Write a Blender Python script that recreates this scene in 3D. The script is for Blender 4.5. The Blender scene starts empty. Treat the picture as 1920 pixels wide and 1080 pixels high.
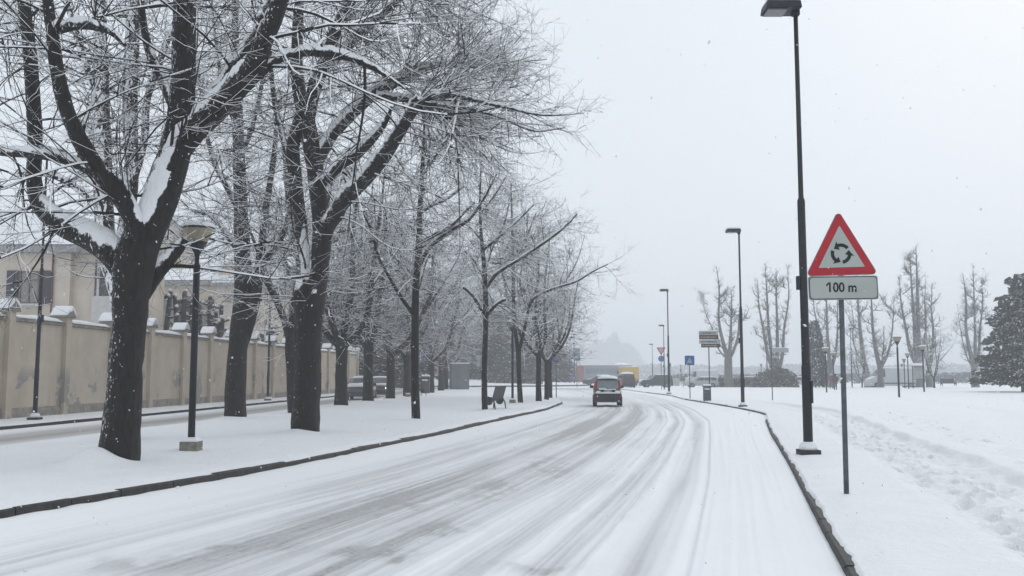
import bpy, math, random
import numpy as np
from mathutils import Vector, Matrix
R = math.radians
rng = np.random.default_rng(7)
random.seed(7)
SC = bpy.context.scene
# ---------------------------------------------------------------- camera
CAMH, F, HOR = 1.60, 1750.0, 705.0
PITCH = math.atan((HOR - 540) / F)
cd = bpy.data.cameras.new("camera"); cam = bpy.data.objects.new("camera", cd); SC.collection.objects.link(cam)
cam.location = (0, 0, CAMH); cam.rotation_euler = (R(90) + PITCH, 0, 0)
cd.sensor_width = 36; cd.lens = 36 * F / 1920; cd.clip_start = 0.1; cd.clip_end = 4000
SC.camera = cam
SC.render.resolution_x, SC.render.resolution_y = 1024, 576
# ---------------------------------------------------------------- world: overcast snow sky
w = bpy.data.worlds.new("World"); SC.world = w; w.use_nodes = True
nt = w.node_tree; bg = nt.nodes['Background']
SUN_EL, SUN_AZ = R(32), R(35)
sky = nt.nodes.new('ShaderNodeTexSky'); sky.sky_type = 'NISHITA'; sky.sun_disc = False
sky.sun_elevation = SUN_EL; sky.sun_rotation = SUN_AZ; sky.dust_density = 3
mixs = nt.nodes.new('ShaderNodeMixRGB'); mixs.inputs['Fac'].default_value = 0.93
mixs.inputs['Color2'].default_value = (8.5, 9.15, 9.85, 1)      # unbroken cloud layer
nt.links.new(sky.outputs[0], mixs.inputs['Color1']); nt.links.new(mixs.outputs[0], bg.inputs['Color'])
bg.inputs['Strength'].default_value = 0.095
sd = bpy.data.lights.new("sun", 'SUN'); sd.energy = 0.7; sd.angle = R(38); sd.color = (1, 0.97, 0.93)
sun = bpy.data.objects.new("sun", sd); SC.collection.objects.link(sun)
sun.rotation_euler = (R(90) - SUN_EL, 0, R(180) - SUN_AZ)
SC.view_settings.view_transform = 'Standard'; SC.view_settings.look = 'None'
SC.view_settings.exposure = 0.09; SC.view_settings.gamma = 1
SC.cycles.max_bounces = 6; SC.cycles.diffuse_bounces = 3; SC.cycles.glossy_bounces = 2
SC.cycles.transparent_max_bounces = 4; SC.cycles.volume_bounces = 1

# ---------------------------------------------------------------- picture -> place helpers
CA, SA = math.cos(PITCH), math.sin(PITCH)
def ray(px, py):
    x = (px - 960) / F; u = (540 - py) / F
    return (x, CA - u * SA, SA + u * CA)
def G(px, py, z=0.0):
    d = ray(px, py); t = (z - CAMH) / d[2]
    return (d[0] * t, d[1] * t, z)
def W(px, py, Y):
    d = ray(px, py); t = Y / d[1]
    return (d[0] * t, Y, CAMH + d[2] * t)
# ---------------------------------------------------------------- numpy noise
def _h(ix, iy, s):
    n = (ix.astype(np.int64) * 374761393 + iy.astype(np.int64) * 668265263 + s * 1442695041) & 0xffffffff
    n = ((n ^ (n >> 13)) * 1274126177) & 0xffffffff
    return ((n ^ (n >> 16)) & 0xffff) / 65535.0
def vn(x, y, s=0):
    ix = np.floor(x); iy = np.floor(y); fx = x - ix; fy = y - iy
    fx = fx * fx * (3 - 2 * fx); fy = fy * fy * (3 - 2 * fy)
    a = _h(ix, iy, s); b = _h(ix + 1, iy, s); c = _h(ix, iy + 1, s); d = _h(ix + 1, iy + 1, s)
    return (a * (1 - fx) + b * fx) * (1 - fy) + (c * (1 - fx) + d * fx) * fy
def fbm(x, y, o=4, s=0):
    r = 0; a = 0.5; t = 0
    for i in range(o):
        r = r + a * vn(x * 2 ** i, y * 2 ** i, s + i * 17); t += a; a *= 0.5
    return r / t
def sst(a, b, x):
    t = np.clip((x - a) / (b - a), 0, 1); return t * t * (3 - 2 * t)
# ---------------------------------------------------------------- materials
MATS = {}
def base_mat(name):
    m = bpy.data.materials.new(name); m.use_nodes = True
    n = m.node_tree; b = n.nodes['Principled BSDF']
    return m, n, b
def N(n, t, **k):
    o = n.nodes.new(t)
    for a, v in k.items(): setattr(o, a, v)
    return o
def coords(n, scale=(1, 1, 1), kind='Object'):
    tc = N(n, 'ShaderNodeTexCoord'); mp = N(n, 'ShaderNodeMapping'); mp.inputs['Scale'].default_value = scale
    n.links.new(tc.outputs[kind], mp.inputs[0]); return mp.outputs[0]
def noise(n, vec, scale, detail=4, rough=0.6):
    o = N(n, 'ShaderNodeTexNoise'); o.inputs['Scale'].default_value = scale; o.inputs['Detail'].default_value = detail
    o.inputs['Roughness'].default_value = rough; n.links.new(vec, o.inputs['Vector']); return o.outputs['Fac']
def mth(n, op, a, b=None, clamp=False):
    o = N(n, 'ShaderNodeMath', operation=op); o.use_clamp = clamp
    for i, v in enumerate((a, b)):
        if v is None: continue
        if isinstance(v, (int, float)): o.inputs[i].default_value = v
        else: n.links.new(v, o.inputs[i])
    return o.outputs[0]
def ramp(n, fac, p0, p1):
    o = N(n, 'ShaderNodeMapRange'); o.interpolation_type = 'SMOOTHSTEP'
    n.links.new(fac, o.inputs[0]); o.inputs[1].default_value = p0; o.inputs[2].default_value = p1
    return o.outputs[0]
def mixc(n, fac, a, b):
    o = N(n, 'ShaderNodeMixRGB')
    for i, v in zip(('Fac', 'Color1', 'Color2'), (fac, a, b)):
        if isinstance(v, (int, float)): o.inputs[i].default_value = v
        elif isinstance(v, tuple): o.inputs[i].default_value = v if len(v) == 4 else v + (1,)
        else: n.links.new(v, o.inputs[i])
    return o.outputs[0]
def bump(n, b, h, strength, dist):
    o = N(n, 'ShaderNodeBump'); o.inputs['Strength'].default_value = strength; o.inputs['Distance'].default_value = dist
    n.links.new(h, o.inputs['Height']); n.links.new(o.outputs[0], b.inputs['Normal'])
SNOW = (0.895, 0.90, 0.912)
def mat(name, col, rough=0.6, metal=0.0, var=0.25, scale=6.0, bmp=0.0, snow=None, spec=0.35, wind=None, col2=None, coat=0.0, stretch=(1, 1, 1), sns=7.0, front=0.0):
    """procedural paint/stone/bark: mottled colour, optional bump, optional snow lying on upward faces"""
    if name in MATS: return MATS[name]
    m, n, b = base_mat(name)
    v = coords(n, stretch)
    nz = noise(n, v, scale, 5)
    c2 = col2 if col2 else tuple(c * (1 - var) for c in col)
    c1 = tuple(min(1, c * (1 + var * 0.4)) for c in col)
    c = mixc(n, ramp(n, nz, 0.3, 0.7), c2, c1)
    b.inputs['Roughness'].default_value = rough; b.inputs['Metallic'].default_value = metal
    b.inputs['Specular IOR Level'].default_value = spec
    if coat: b.inputs['Coat Weight'].default_value = coat; b.inputs['Coat Roughness'].default_value = 0.15
    if bmp: bump(n, b, nz, 0.8, bmp)
    if snow is not None:
        ge = N(n, 'ShaderNodeNewGeometry'); sx = N(n, 'ShaderNodeSeparateXYZ'); n.links.new(ge.outputs['True Normal'], sx.inputs[0])
        thr, amt = snow
        nn = noise(n, coords(n), sns, 4, 0.7); zz = sx.outputs[2]
        if front == 'attr':
            at_ = N(n, 'ShaderNodeAttribute'); at_.attribute_name = 'snow_lie'; zz = at_.outputs['Fac']
        elif front:
            df = N(n, 'ShaderNodeVectorMath', operation='DOT_PRODUCT'); n.links.new(ge.outputs['Normal'], df.inputs[0]); df.inputs[1].default_value = (-.45 * front, -.89 * front, 0); zz = mth(n, 'ADD', zz, df.outputs['Value'])
        up = mth(n, 'ADD', zz, mth(n, 'MULTIPLY', mth(n, 'SUBTRACT', nn, 0.5), amt))
        f = ramp(n, up, thr, thr + 0.09)
        if wind is not None:     # snow driven on to the windward side of the bark
            d = N(n, 'ShaderNodeVectorMath', operation='DOT_PRODUCT'); n.links.new(ge.outputs['Normal'], d.inputs[0])
            d.inputs[1].default_value = wind[0]
            sp = noise(n, coords(n, (1, 1, 0.45)), wind[2], 3, 0.75)
            wv = mth(n, 'ADD', mth(n, 'MULTIPLY', d.outputs['Value'], 0.17), sp)
            f = mth(n, 'MAXIMUM', f, ramp(n, wv, wind[1], wind[1] + 0.03))
        c = mixc(n, f, c, SNOW)
        n.links.new(mth(n, 'MULTIPLY_ADD', f, 0.3), b.inputs['Roughness'])
        rr = b.inputs['Roughness'].links[0].from_node; rr.inputs[2].default_value = min(rough, 0.65)
    n.links.new(c, b.inputs['Base Color']); MATS[name] = m; return m
def mat_snow(name='snow', tint=SNOW, bs=0.02):
    if name in MATS: return MATS[name]
    m, n, b = base_mat(name); v = coords(n)
    nz = noise(n, v, 1.3, 5); fine = noise(n, v, 28, 3, 0.7)
    n.links.new(mixc(n, ramp(n, nz, 0.3, 0.7), tuple(c * 0.965 for c in tint), tint), b.inputs['Base Color'])
    b.inputs['Roughness'].default_value = 0.75; b.inputs['Specular IOR Level'].default_value = 0.2
    bump(n, b, mth(n, 'ADD', fine, mth(n, 'MULTIPLY', noise(n, v, 5, 4, .6), 2.2)), 0.7, bs * 1.6); MATS[name] = m; return m
def mat_road(name, dirt, wet):
    """snow surface with slush where the mesh attribute 'slush' says wheels have passed"""
    m, n, b = base_mat(name); at = N(n, 'ShaderNodeAttribute'); at.attribute_name = 'slush'
    v = coords(n); fine = noise(n, v, 16, 5, 0.75); big = noise(n, v, 1.1, 4)
    f = mth(n, 'MULTIPLY', at.outputs['Fac'], mth(n, 'ADD', 0.62, mth(n, 'MULTIPLY', fine, 0.75)), True)
    c = mixc(n, f, mixc(n, big, tuple(x * 0.96 for x in SNOW), SNOW), dirt)
    c = mixc(n, ramp(n, mth(n, 'MULTIPLY', at.outputs['Fac'], fine), 0.5, 0.72), c, wet)
    n.links.new(c, b.inputs['Base Color'])
    n.links.new(mth(n, 'SUBTRACT', 0.8, mth(n, 'MULTIPLY', at.outputs['Fac'], 0.3)), b.inputs['Roughness'])
    b.inputs['Specular IOR Level'].default_value = 0.25
    bump(n, b, fine, 0.5, 0.012); return m
def mat_glass(name, col=(0.05, 0.06, 0.07), rough=0.08):
    if name in MATS: return MATS[name]
    m, n, b = base_mat(name); nz = noise(n, coords(n), 3, 3)
    n.links.new(mixc(n, nz, col, tuple(c * 1.8 for c in col)), b.inputs['Base Color'])
    b.inputs['Roughness'].default_value = rough; b.inputs['Specular IOR Level'].default_value = 0.6
    MATS[name] = m; return m
def mat_emit(name, col, s):
    m, n, b = base_mat(name); b.inputs['Emission Color'].default_value = col + (1,); b.inputs['Emission Strength'].default_value = s
    b.inputs['Base Color'].default_value = col + (1,); return m
# ---------------------------------------------------------------- objects
def link(o): SC.collection.objects.link(o); return o
def tag(o, label=None, cat=None, group=None, kind=None):
    if label: o['label'] = label
    if cat: o['category'] = cat
    if group: o['group'] = group
    if kind: o['kind'] = kind
    return o
def empty(name, loc=(0, 0, 0), rz=0.0, label=None, cat=None, group=None):
    o = link(bpy.data.objects.new(name, None)); o.location = loc; o.rotation_euler = (0, 0, rz); o.empty_display_size = 0.2
    return tag(o, label, cat, group)
def copy_tree(o, loc=None, rz=None, sc=None, parent=None):
    c = o.copy(); link(c)
    if parent is not None: c.parent = parent
    if loc is not None: c.location = loc
    if rz is not None: c.rotation_euler = (0, 0, rz)
    if sc is not None: c.scale = sc if isinstance(sc, tuple) else (sc, sc, sc)
    for ch in list(o.children): copy_tree(ch, parent=c)
    return c
def npmesh(name, V, Q, m, parent=None, smooth=True, attrs=None):
    """V (n,3); Q (m,4) or (m,3) index array"""
    me = bpy.data.meshes.new(name); V = np.ascontiguousarray(V, dtype=np.float32); Q = np.ascontiguousarray(Q, dtype=np.int32)
    k = Q.shape[1]
    me.vertices.add(len(V)); me.vertices.foreach_set('co', V.ravel())
    me.loops.add(Q.size); me.loops.foreach_set('vertex_index', Q.ravel())
    me.polygons.add(len(Q)); me.polygons.foreach_set('loop_start', np.arange(0, Q.size, k, dtype=np.int32))
    me.polygons.foreach_set('use_smooth', np.full(len(Q), smooth))
    me.update(calc_edges=True)
    for a, d in (attrs or {}).items():
        at = me.attributes.new(a, 'FLOAT', 'POINT'); at.data.foreach_set('value', np.ascontiguousarray(d, dtype=np.float32))
    me.materials.append(m)
    o = link(bpy.data.objects.new(name, me)); o.parent = parent
    return o
class MB:
    """collects boxes, tubes, lathes and prisms and links them as ONE mesh"""
    def __init__(s): s.v = []; s.f = []; s.sm = []
    def add(s, vs, fs, sm=False):
        k = len(s.v); s.v += [tuple(p) for p in vs]; s.f += [tuple(i + k for i in f) for f in fs]; s.sm += [sm] * len(fs); return s
    def box(s, c, d, rz=0.0, rx=0.0, ry=0.0, taper=1.0):
        M = Matrix.Rotation(rz, 3, 'Z') @ Matrix.Rotation(ry, 3, 'Y') @ Matrix.Rotation(rx, 3, 'X'); vs = []
        for z in (-1, 1):
            t = taper if z > 0 else 1
            for x, y in ((-1, -1), (1, -1), (1, 1), (-1, 1)):
                p = M @ Vector((x * d[0] / 2 * t, y * d[1] / 2 * t, z * d[2] / 2)); vs.append((p.x + c[0], p.y + c[1], p.z + c[2]))
        return s.add(vs, [(3, 2, 1, 0), (4, 5, 6, 7), (0, 1, 5, 4), (1, 2, 6, 5), (2, 3, 7, 6), (3, 0, 4, 7)])
    def tube(s, pts, rs, n=10, sm=True):
        pts = [Vector(p) for p in pts]
        if isinstance(rs, (int, float)): rs = [rs] * len(pts)
        vs = []; ax = None
        for i, p in enumerate(pts):
            t = (pts[min(i + 1, len(pts) - 1)] - pts[max(i - 1, 0)]).normalized()
            if ax is None: ax = t.orthogonal().normalized()
            ax = (ax - t * ax.dot(t)).normalized(); b = t.cross(ax)
            for k in range(n):
                a = 2 * math.pi * k / n; vs.append(p + (ax * math.cos(a) + b * math.sin(a)) * rs[i])
        fs = []
        for i in range(len(pts) - 1):
            for k in range(n): fs.append((i * n + k, i * n + (k + 1) % n, (i + 1) * n + (k + 1) % n, (i + 1) * n + k))
        s.add(vs, fs, sm); k0 = len(s.v) - len(vs)
        s.f.append(tuple(k0 + k for k in range(n))[::-1]); s.sm.append(False)
        s.f.append(tuple(k0 + (len(pts) - 1) * n + k for k in range(n))); s.sm.append(False); return s
    def lathe(s, prof, c=(0, 0, 0), n=16, sm=True):
        vs = [(c[0] + r * math.cos(2 * math.pi * k / n), c[1] + r * math.sin(2 * math.pi * k / n), c[2] + z) for r, z in prof for k in range(n)]
        fs = [(i * n + k, i * n + (k + 1) % n, (i + 1) * n + (k + 1) % n, (i + 1) * n + k) for i in range(len(prof) - 1) for k in range(n)]
        s.add(vs, fs, sm); k0 = len(s.v) - len(vs); m = len(prof)
        s.f.append(tuple(k0 + k for k in range(n))[::-1]); s.sm.append(False)
        s.f.append(tuple(k0 + (m - 1) * n + k for k in range(n))); s.sm.append(False); return s
    def prism(s, poly, y0, y1, flip=False):
        """poly in x,z extruded along y"""
        n = len(poly); vs = [(x, y0, z) for x, z in poly] + [(x, y1, z) for x, z in poly]
        a = sum(poly[i][0] * poly[(i + 1) % n][1] - poly[(i + 1) % n][0] * poly[i][1] for i in range(n))
        f = [tuple(range(n)), tuple(range(2 * n - 1, n - 1, -1))] + [((i + 1) % n, i, n + i, n + (i + 1) % n) for i in range(n)]
        if a < 0: f = [t[::-1] for t in f]
        return s.add(vs, f)
    def build(s, name, m, parent=None, bevel=0.0, xf=None):
        me = bpy.data.meshes.new(name); vs = s.v if xf is None else [tuple(xf @ Vector(p)) for p in s.v]
        me.from_pydata(vs, [], s.f); me.polygons.foreach_set('use_smooth', s.sm); me.materials.append(m); me.update()
        o = link(bpy.data.objects.new(name, me)); o.parent = parent
        if bevel:
            b = o.modifiers.new('bevel', 'BEVEL'); b.width = bevel; b.segments = 2; b.limit_method = 'ANGLE'
        return o
def grid(X, Y, Z):
    r, c = X.shape; V = np.stack([X, Y, Z], -1).reshape(-1, 3); i = np.arange(r * c).reshape(r, c)
    Q = np.stack([i[:-1, :-1], i[:-1, 1:], i[1:, 1:], i[1:, :-1]], -1).reshape(-1, 4); return V, Q

# ---------------------------------------------------------------- street plan (metres, camera at the origin looking along +Y)
KL = np.array([(0, -9.3), (7.5, -6.75), (10.5, -5.75), (12.5, -5.07), (15.55, -4.09), (25.4, -1.9), (32.5, -.6), (42.4, 1.43), (53.3, 2.9), (62, 3.25), (95, 3.9), (130, 4.2)])
TR = np.array([(0, -.55), (7.47, 1.36), (9.66, 1.87), (14.07, 2.9), (24.3, 5.08), (32.9, 6.86), (43.75, 8.4), (56, 9.6), (70, 10.6), (95, 11.2), (130, 12)])
KR = np.array([(0, .85), (7.47, 2.60), (8.97, 2.96), (11.6, 3.61), (16.4, 4.80), (25.2, 6.9), (32.9, 8.84), (38, 10.2), (45, 10.75), (62, 11.25), (74, 12.4), (87, 12.3), (130, 13)])
SR = np.array([(0, -12), (21, -11.2), (32.8, -10.5), (43.7, -10.0), (62, -9.5), (75, -9.2), (130, -8.5)])       # verge edge of the side street
SL = np.array([(0, -17), (27.5, -15), (44.4, -14.2), (58, -13.9), (70, -13.4), (130, -12.6)])                  # far kerb of the side street
def cv(a, y):
    # smooth interpolation: average of neighbouring linear samples
    return (np.interp(y - 1.5, a[:, 0], a[:, 1]) + 2 * np.interp(y, a[:, 0], a[:, 1]) + np.interp(y + 1.5, a[:, 0], a[:, 1])) / 4
M_SNOW = mat_snow()
M_KERB = mat('kerb_stone', (0.042, 0.038, 0.037), 0.8, var=0.45, scale=9, bmp=0.01, snow=(1.08, 0.5))
# ground: one sheet to the horizon
xs = np.sinh(np.linspace(-5.6, 5.6, 121)); xs = xs / xs.max() * 950; ys = xs + 350
X, Y = np.meshgrid(xs, ys); Z = -0.05 + 0.0 * X
npmesh('ground', *grid(X, Y, Z), M_SNOW)['kind'] = 'structure'
# road
ys = np.concatenate([np.geomspace(3.5, 40, 420), np.linspace(40.4, 128, 180)])
u = np.concatenate([np.linspace(-0.06, 1.0, 330), 1 + np.linspace(0.004, 0.6, 60)])
U, Y = np.meshgrid(u, ys); XL, XR, XK = cv(KL, Y), cv(TR, Y), cv(KR, Y)
X = np.where(U <= 1, XL + U * (XR - XL), XR + (U - 1) / 0.6 * (XK + 0.12 - XR))
def bandu(c, w_, amp=1.0, wob=0.012, s=0):
    cc = c + wob * (vn(Y * 0.11, Y * 0 + s, 5) - .5) * 2
    return amp * np.exp(-((U - cc) / w_) ** 2)
streak = fbm(U * 46, Y * 0.10, 4, 3); streak2 = fbm(U * 130, Y * 0.22, 3, 9); pat = fbm(X * 0.35, Y * 0.16, 4, 21)
d = (bandu(.43, .05, .75, .012, 1) + bandu(.50, .03, .35, .02, 2) + bandu(.25, .022, .34, .01, 3) + bandu(.33, .03, .3, .015, 4) + bandu(.17, .02, .22, .01, 9)
     + bandu(.66, .045, .62, .015, 5) + bandu(.60, .03, .4, .02, 6) + bandu(.765, .02, .36, .01, 7) + bandu(.85, .017, .55, .004, 8) + bandu(.945, .021, .5, .003, 10)
     + bandu(.54, .10, .34) + bandu(.3, .1, .2))
streak3 = fbm(U * 260, Y * 0.35, 3, 71); crisp = sst(.36, .64, streak) ; crisp2 = sst(.38, .62, streak3)
d = d * (0.30 + 1.25 * pat) * (0.42 + 0.62 * crisp + .22 * crisp2) * 1.22 + 0.26 * sst(.05, .3, U) * (1 - sst(.88, .93, U)) * (.35 * streak2 + .8 * crisp2 * sst(.4, .6, vn(X * .6, Y * .35, 90)))
blot = sst(.42, .6, fbm(X * 5, Y * 3, 4, 55))
for bx, by, sx_, sy_, am in ((-1.02, 8.45, .16, .22, 1.0), (-1.35, 8.75, .3, .25, .6), (-.75, 9.9, .35, .5, .55), (-2.6, 9.0, .5, .4, .45), (-1.5, 12.2, .5, .9, .5), (-.3, 13.5, .4, 1.2, .45), (.6, 17, .4, 2, .45), (-3.3, 8.2, .5, .4, .35), (.2, 8.1, .35, .3, .4)):
    d += am * np.exp(-((X - bx) / sx_) ** 2 - ((Y - by) / sy_) ** 2) * (.25 + blot)
d *= 0.35 + .65 * sst(0.0, .2, U)
d = np.where(U > 1.0, 0, d) * (1 - .55 * sst(45, 60, Y))
ring = np.exp(-((Y - (118 - .05 * X ** 2 * .1)) / 9) ** 2) * (0.35 + .5 * fbm(X * .12, Y * .5, 3, 8))
lob = np.exp(-((Y - 66 - (3.8 - X) * 1.5) / 9) ** 2) * (1 - sst(4.5, 7.5, X)) * .5
d = np.clip(d + ring + lob * (0.4 + streak2), 0, 1)
Z = -0.02 * (streak - .5) - 0.016 * (streak2 - .5) - 0.012 * d
Z += 0.035 * bandu(.985, .012, 1, .002) + .045 * bandu(.897, .010, 1, .003) * (.5 + 1.0 * vn(X * 9, Y * 5, 2)) + .03 * bandu(.812, .008, 1, .004) * (.4 + vn(X * 9, Y * 5, 6)) + .02 * bandu(.725, .006, 1, .006) * vn(X * 8, Y * 4, 7) + .02 * bandu(.385, .006, 1, .01) * vn(X * 8, Y * 4, 9) - .03 * bandu(.945, .02, 1, .003) - .022 * bandu(.85, .017, 1, .004)
tread = np.sign(np.sin(Y * 2 * np.pi / .16)) * .004 * bandu(.915, .012, 1, .001) * (Y < 14); Z += tread
Z += np.where(U > 1, 0.06 * sst(1.0, 1.015, U) + .012 * fbm(X * 1.2, Y * .8, 3, 4) - .006, 0)
Z += .010 * (fbm(X * 7, Y * 5, 3, 33) - .5) * (.3 + sst(.1, .4, U)); clump = vn(X * 5, Y * 5, 31); Z += .03 * sst(.72, .95, clump) * bandu(.93, .06) * np.exp(-((Y - 25) / 8) ** 2)
Z += .05 * (1 - sst(0, .06, U)) * (vn(X * 3, Y * 3, 12) * .4 + .3)
M_ROAD = mat_road('road_snow', (0.44, 0.438, 0.44), (0.24, 0.215, 0.18))
npmesh('road', *grid(X, Y, Z), M_ROAD, attrs={'slush': d.ravel()})['kind'] = 'structure'
# side street
ys2 = np.linspace(14, 128, 300); u2 = np.linspace(-.05, 1.05, 60); U2, Y2 = np.meshgrid(u2, ys2)
X2 = cv(SL, Y2) + U2 * (cv(SR, Y2) - cv(SL, Y2))
d2 = (np.exp(-((U2 - .58) / .26) ** 2) * (.62 + .7 * fbm(U2 * 14, Y2 * .15, 3, 2)) + .1)
d2 = np.clip(d2 * sst(0.1, .32, U2) * (1 - sst(.85, .97, U2)), 0, 1)
M_SIDE = mat_road('side_street_slush', (0.36, 0.335, 0.31), (0.26, 0.24, 0.21))
npmesh('side_street', *grid(X2, Y2, .02 - .02 * d2), M_SIDE, attrs={'slush': d2.ravel()})['kind'] = 'structure'
def strip(y0, y1, a, off0, off1, z, name, m, nx, ny, zf=None, rag=0):
    yy = np.geomspace(y0, y1, ny); uu = np.linspace(0, 1, nx); U_, Y_ = np.meshgrid(uu, yy)
    A = cv(a, Y_) + off0(Y_) if callable(off0) else cv(a, Y_) + off0
    B = off1(Y_) if callable(off1) else cv(a, Y_) + off1
    X_ = A + (B - A) * U_; return X_, Y_, U_
# kerbs (each a run of dark stone showing above the road snow)
def kerb(name, a, y0, y1, side, label):
    mb = MB(); y = y0; gi = 0
    while y < y1:
        l = min(1.0 if y > 12 else .8, y1 - y); xa, xb = float(cv(a, y)), float(cv(a, y + l)); dx, dy = xb - xa, l
        L = math.hypot(dx, dy); n = (dy / L * side, -dx / L * side)
        j = random.uniform(-.010, .010); g = random.uniform(.004, .012)
        pts = []
        for (px_, py_) in ((xa + dx * g, y + g), (xb - dx * g, y + l - g)):
            for off, z in ((0, -.06), (0, .098 + j), (.02, .115 + j), (.14, .115 + j), (.14, -.06)):
                pts.append((px_ + n[0] * off, py_ + n[1] * off, z))
        fs = [(i, i + 1, i + 6, i + 5) for i in range(4)] + [(0, 4, 3, 2, 1), (5, 6, 7, 8, 9)]
        if side > 0: fs = [f[::-1] for f in fs]
        mb.add(pts, fs); y += l
    o = mb.build(name, M_KERB); return tag(o, label, 'kerb')
kerb('kerb', KL, 6.0, 53.6, -1, 'long dark stone kerb curving along the tree-lined snowy verge')
kerb('kerb', KR, 3.5, 32.5, 1, 'straight dark kerb edging the untouched snow beside the warning sign')
kerb('kerb', KR, 37.5, 61, 1, 'broken dark kerb in front of the square blue sign and bin')
kerb('kerb', KR, 74, 86, 1, 'short far kerb stub at the third tall lamp')
# left verge
TREES_BASE = []   # filled for drift mounds: (x, y, r, h)
MOUND = [(-6.8, 15.38, .27, .22), (-7.1, 15.5, .5, .08), (-6.5, 15.6, .3, .06), (-5.45, 23.85, .45, .10), (-9.6, 32.2, .6, .07), (-3.2, 30.6, .35, .05), (-6.36, 18.4, .35, .05), (-8.2, 44.4, .6, .08), (-8, 51.6, .6, .08), (-1.1, 39, .35, .05), (.45, 48.7, .4, .06)]
ys = np.concatenate([np.geomspace(6, 45, 330), np.linspace(45.5, 104, 110)]); uu = np.linspace(0, 1, 230) ** 1.0
U3, Y3 = np.meshgrid(uu, ys); A = cv(SR, Y3) - .05; B = cv(KL, Y3) - .03
rag = .02 * (vn(Y3 * 6, Y3 * 0, 3) - .5) + .03 * (vn(Y3 * 1.7, Y3 * 0, 8) - .5)
X3 = A + (B + rag * sst(.8, 1, U3) - A) * U3
D3 = B - X3; D3b = X3 - A
Z3 = .165 + .05 * (fbm(X3 * .5, Y3 * .35, 4, 2) - .5) + .012 * (fbm(X3 * 4, Y3 * 4, 3, 5) - .5)
Z3 = Z3 - .045 * (1 - sst(0, .35, D3)) - .14 * (1 - sst(0, .7, D3b)) * sst(0, 1, 1 + 0 * D3b)
for (mx, my, mr, mh) in MOUND:
    Z3 += mh * np.exp(-(((X3 - mx) / mr) ** 2 + ((Y3 - my) / (mr * 1.3)) ** 2))
Z3 = np.where(Y3 > 54, Z3 * (1 - .8 * sst(0, 1, 1 - np.clip(D3 / 2.0, 0, 1))), Z3)
Z3[:, -1] = np.where(Y3[:, -1] < 54, .09, Z3[:, -1])
o = npmesh('verge', *grid(X3, Y3, Z3), M_SNOW); o['kind'] = 'structure'
# pavement under the wall
ys = np.geomspace(12, 125, 200); U4, Y4 = np.meshgrid(np.linspace(0, 1, 40), ys)
WALLX = lambda y: -18.84 + .048 * y
A = WALLX(Y4) - 60 * (1 - sst(0, .1, 0 * Y4 + 1)); B = cv(SL, Y4) + .0
X4 = A + (B + .03 * (vn(Y4 * 2.5, 0 * Y4, 2) - .5) - A) * U4
Z4 = .15 + .03 * (fbm(X4, Y4 * .6, 3, 6) - .5) - .03 * sst(.93, 1, U4)
npmesh('pavement', *grid(X4, Y4, Z4), M_SNOW)['kind'] = 'structure'
kerb('kerb', SL, 14, 84, -1, 'far dark kerb along the side street below the plastered wall')
# right-hand park snow with trampled path
ys = np.concatenate([np.geomspace(3.5, 34, 460), np.linspace(34.4, 128, 150)])
pp = np.concatenate([np.linspace(0.02, 5.0, 190), 5 + np.geomspace(.03, 75, 120)]); P, Y5 = np.meshgrid(pp, ys)
X5 = cv(KR, Y5) + .042 + P + (.035 * (vn(Y5 * 1.9, Y5 * 0, 5) - .5) + .03 * (vn(Y5 * 7, Y5 * 0, 6) - .5)) * (P < .3)
Z5 = .17 + .06 * (fbm(X5 * .35, Y5 * .25, 4, 12) - .5) - .025 * (1 - sst(0, .4, P))
wob = .12 * (vn(Y5 * .25, Y5 * 0, 77) - .5)
near = 1 - sst(38, 60, Y5)
tr_ = sst(1.25, 1.6, P + wob) * (1 - sst(2.85, 3.0, P + wob)) * near
foot = fbm(X5 * 3.3, Y5 * 2.4, 3, 40); foot2 = fbm(X5 * 9, Y5 * 7, 3, 44)
Z5 += tr_ * (-.045 + .12 * (foot - .5) + .055 * (foot2 - .5))
gs = np.random.default_rng(99)
for q in range(420):      # separate boot prints
    yq = 5 + 30 * gs.random() ** 1.3; side = gs.choice([1.72, 1.95, 2.35, 2.62, 2.2]) if q < 300 else gs.uniform(3.5, 7.0); pq = side + gs.normal(0, .09); xq = float(cv(KR, np.array([yq]))[0]) + pq; an_ = math.atan(.25) + gs.normal(0, .25)
    r0 = np.searchsorted(Y5[:, 0], yq - .4); r1 = np.searchsorted(Y5[:, 0], yq + .4)
    dx_ = X5[r0:r1] - xq; dy_ = Y5[r0:r1] - yq; al = dx_ * math.sin(an_) + dy_ * math.cos(an_); ac = dx_ * math.cos(an_) - dy_ * math.sin(an_)
    e_ = np.sqrt((al / .17) ** 2 + (ac / .075) ** 2); Z5[r0:r1] += gs.uniform(.5, 1.0) * (-.065 * (1 - sst(.75, 1.15, e_)) + .02 * np.exp(-((e_ - 1.35) / .25) ** 2))
lane = np.exp(-((P + wob - 1.75) / .17) ** 2) + np.exp(-((P + wob - 2.55) / .2) ** 2)
Z5 -= near * lane * .045 * (0.4 + 1.2 * vn(X5 * 1.5, Y5 * 2.6, 50))
ew = wob + .14 * (vn(X5 * 2.5, Y5 * 2.5, 14) - .5); Z5 += near * .085 * sst(2.9, 3.08, P + ew) * (1 - sst(3.1, 4.2, P + ew)) * (.6 + .8 * vn(X5 * 1.3, Y5 * 1.3, 3))
Z5 += near * sst(3.3, 4.0, P) * (1 - sst(6, 7.5, P)) * (.035 * (fbm(X5 * 3, Y5 * 2.2, 3, 60) - .5) * 2)
p2 = P - (1.8 + .19 * Y5)   # second, fainter path across the park
Z5 -= .05 * np.exp(-(p2 / .8) ** 2) * sst(14, 20, Y5) * (.6 + .8 * vn(X5 * 2, Y5 * 1.2, 9))
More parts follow.
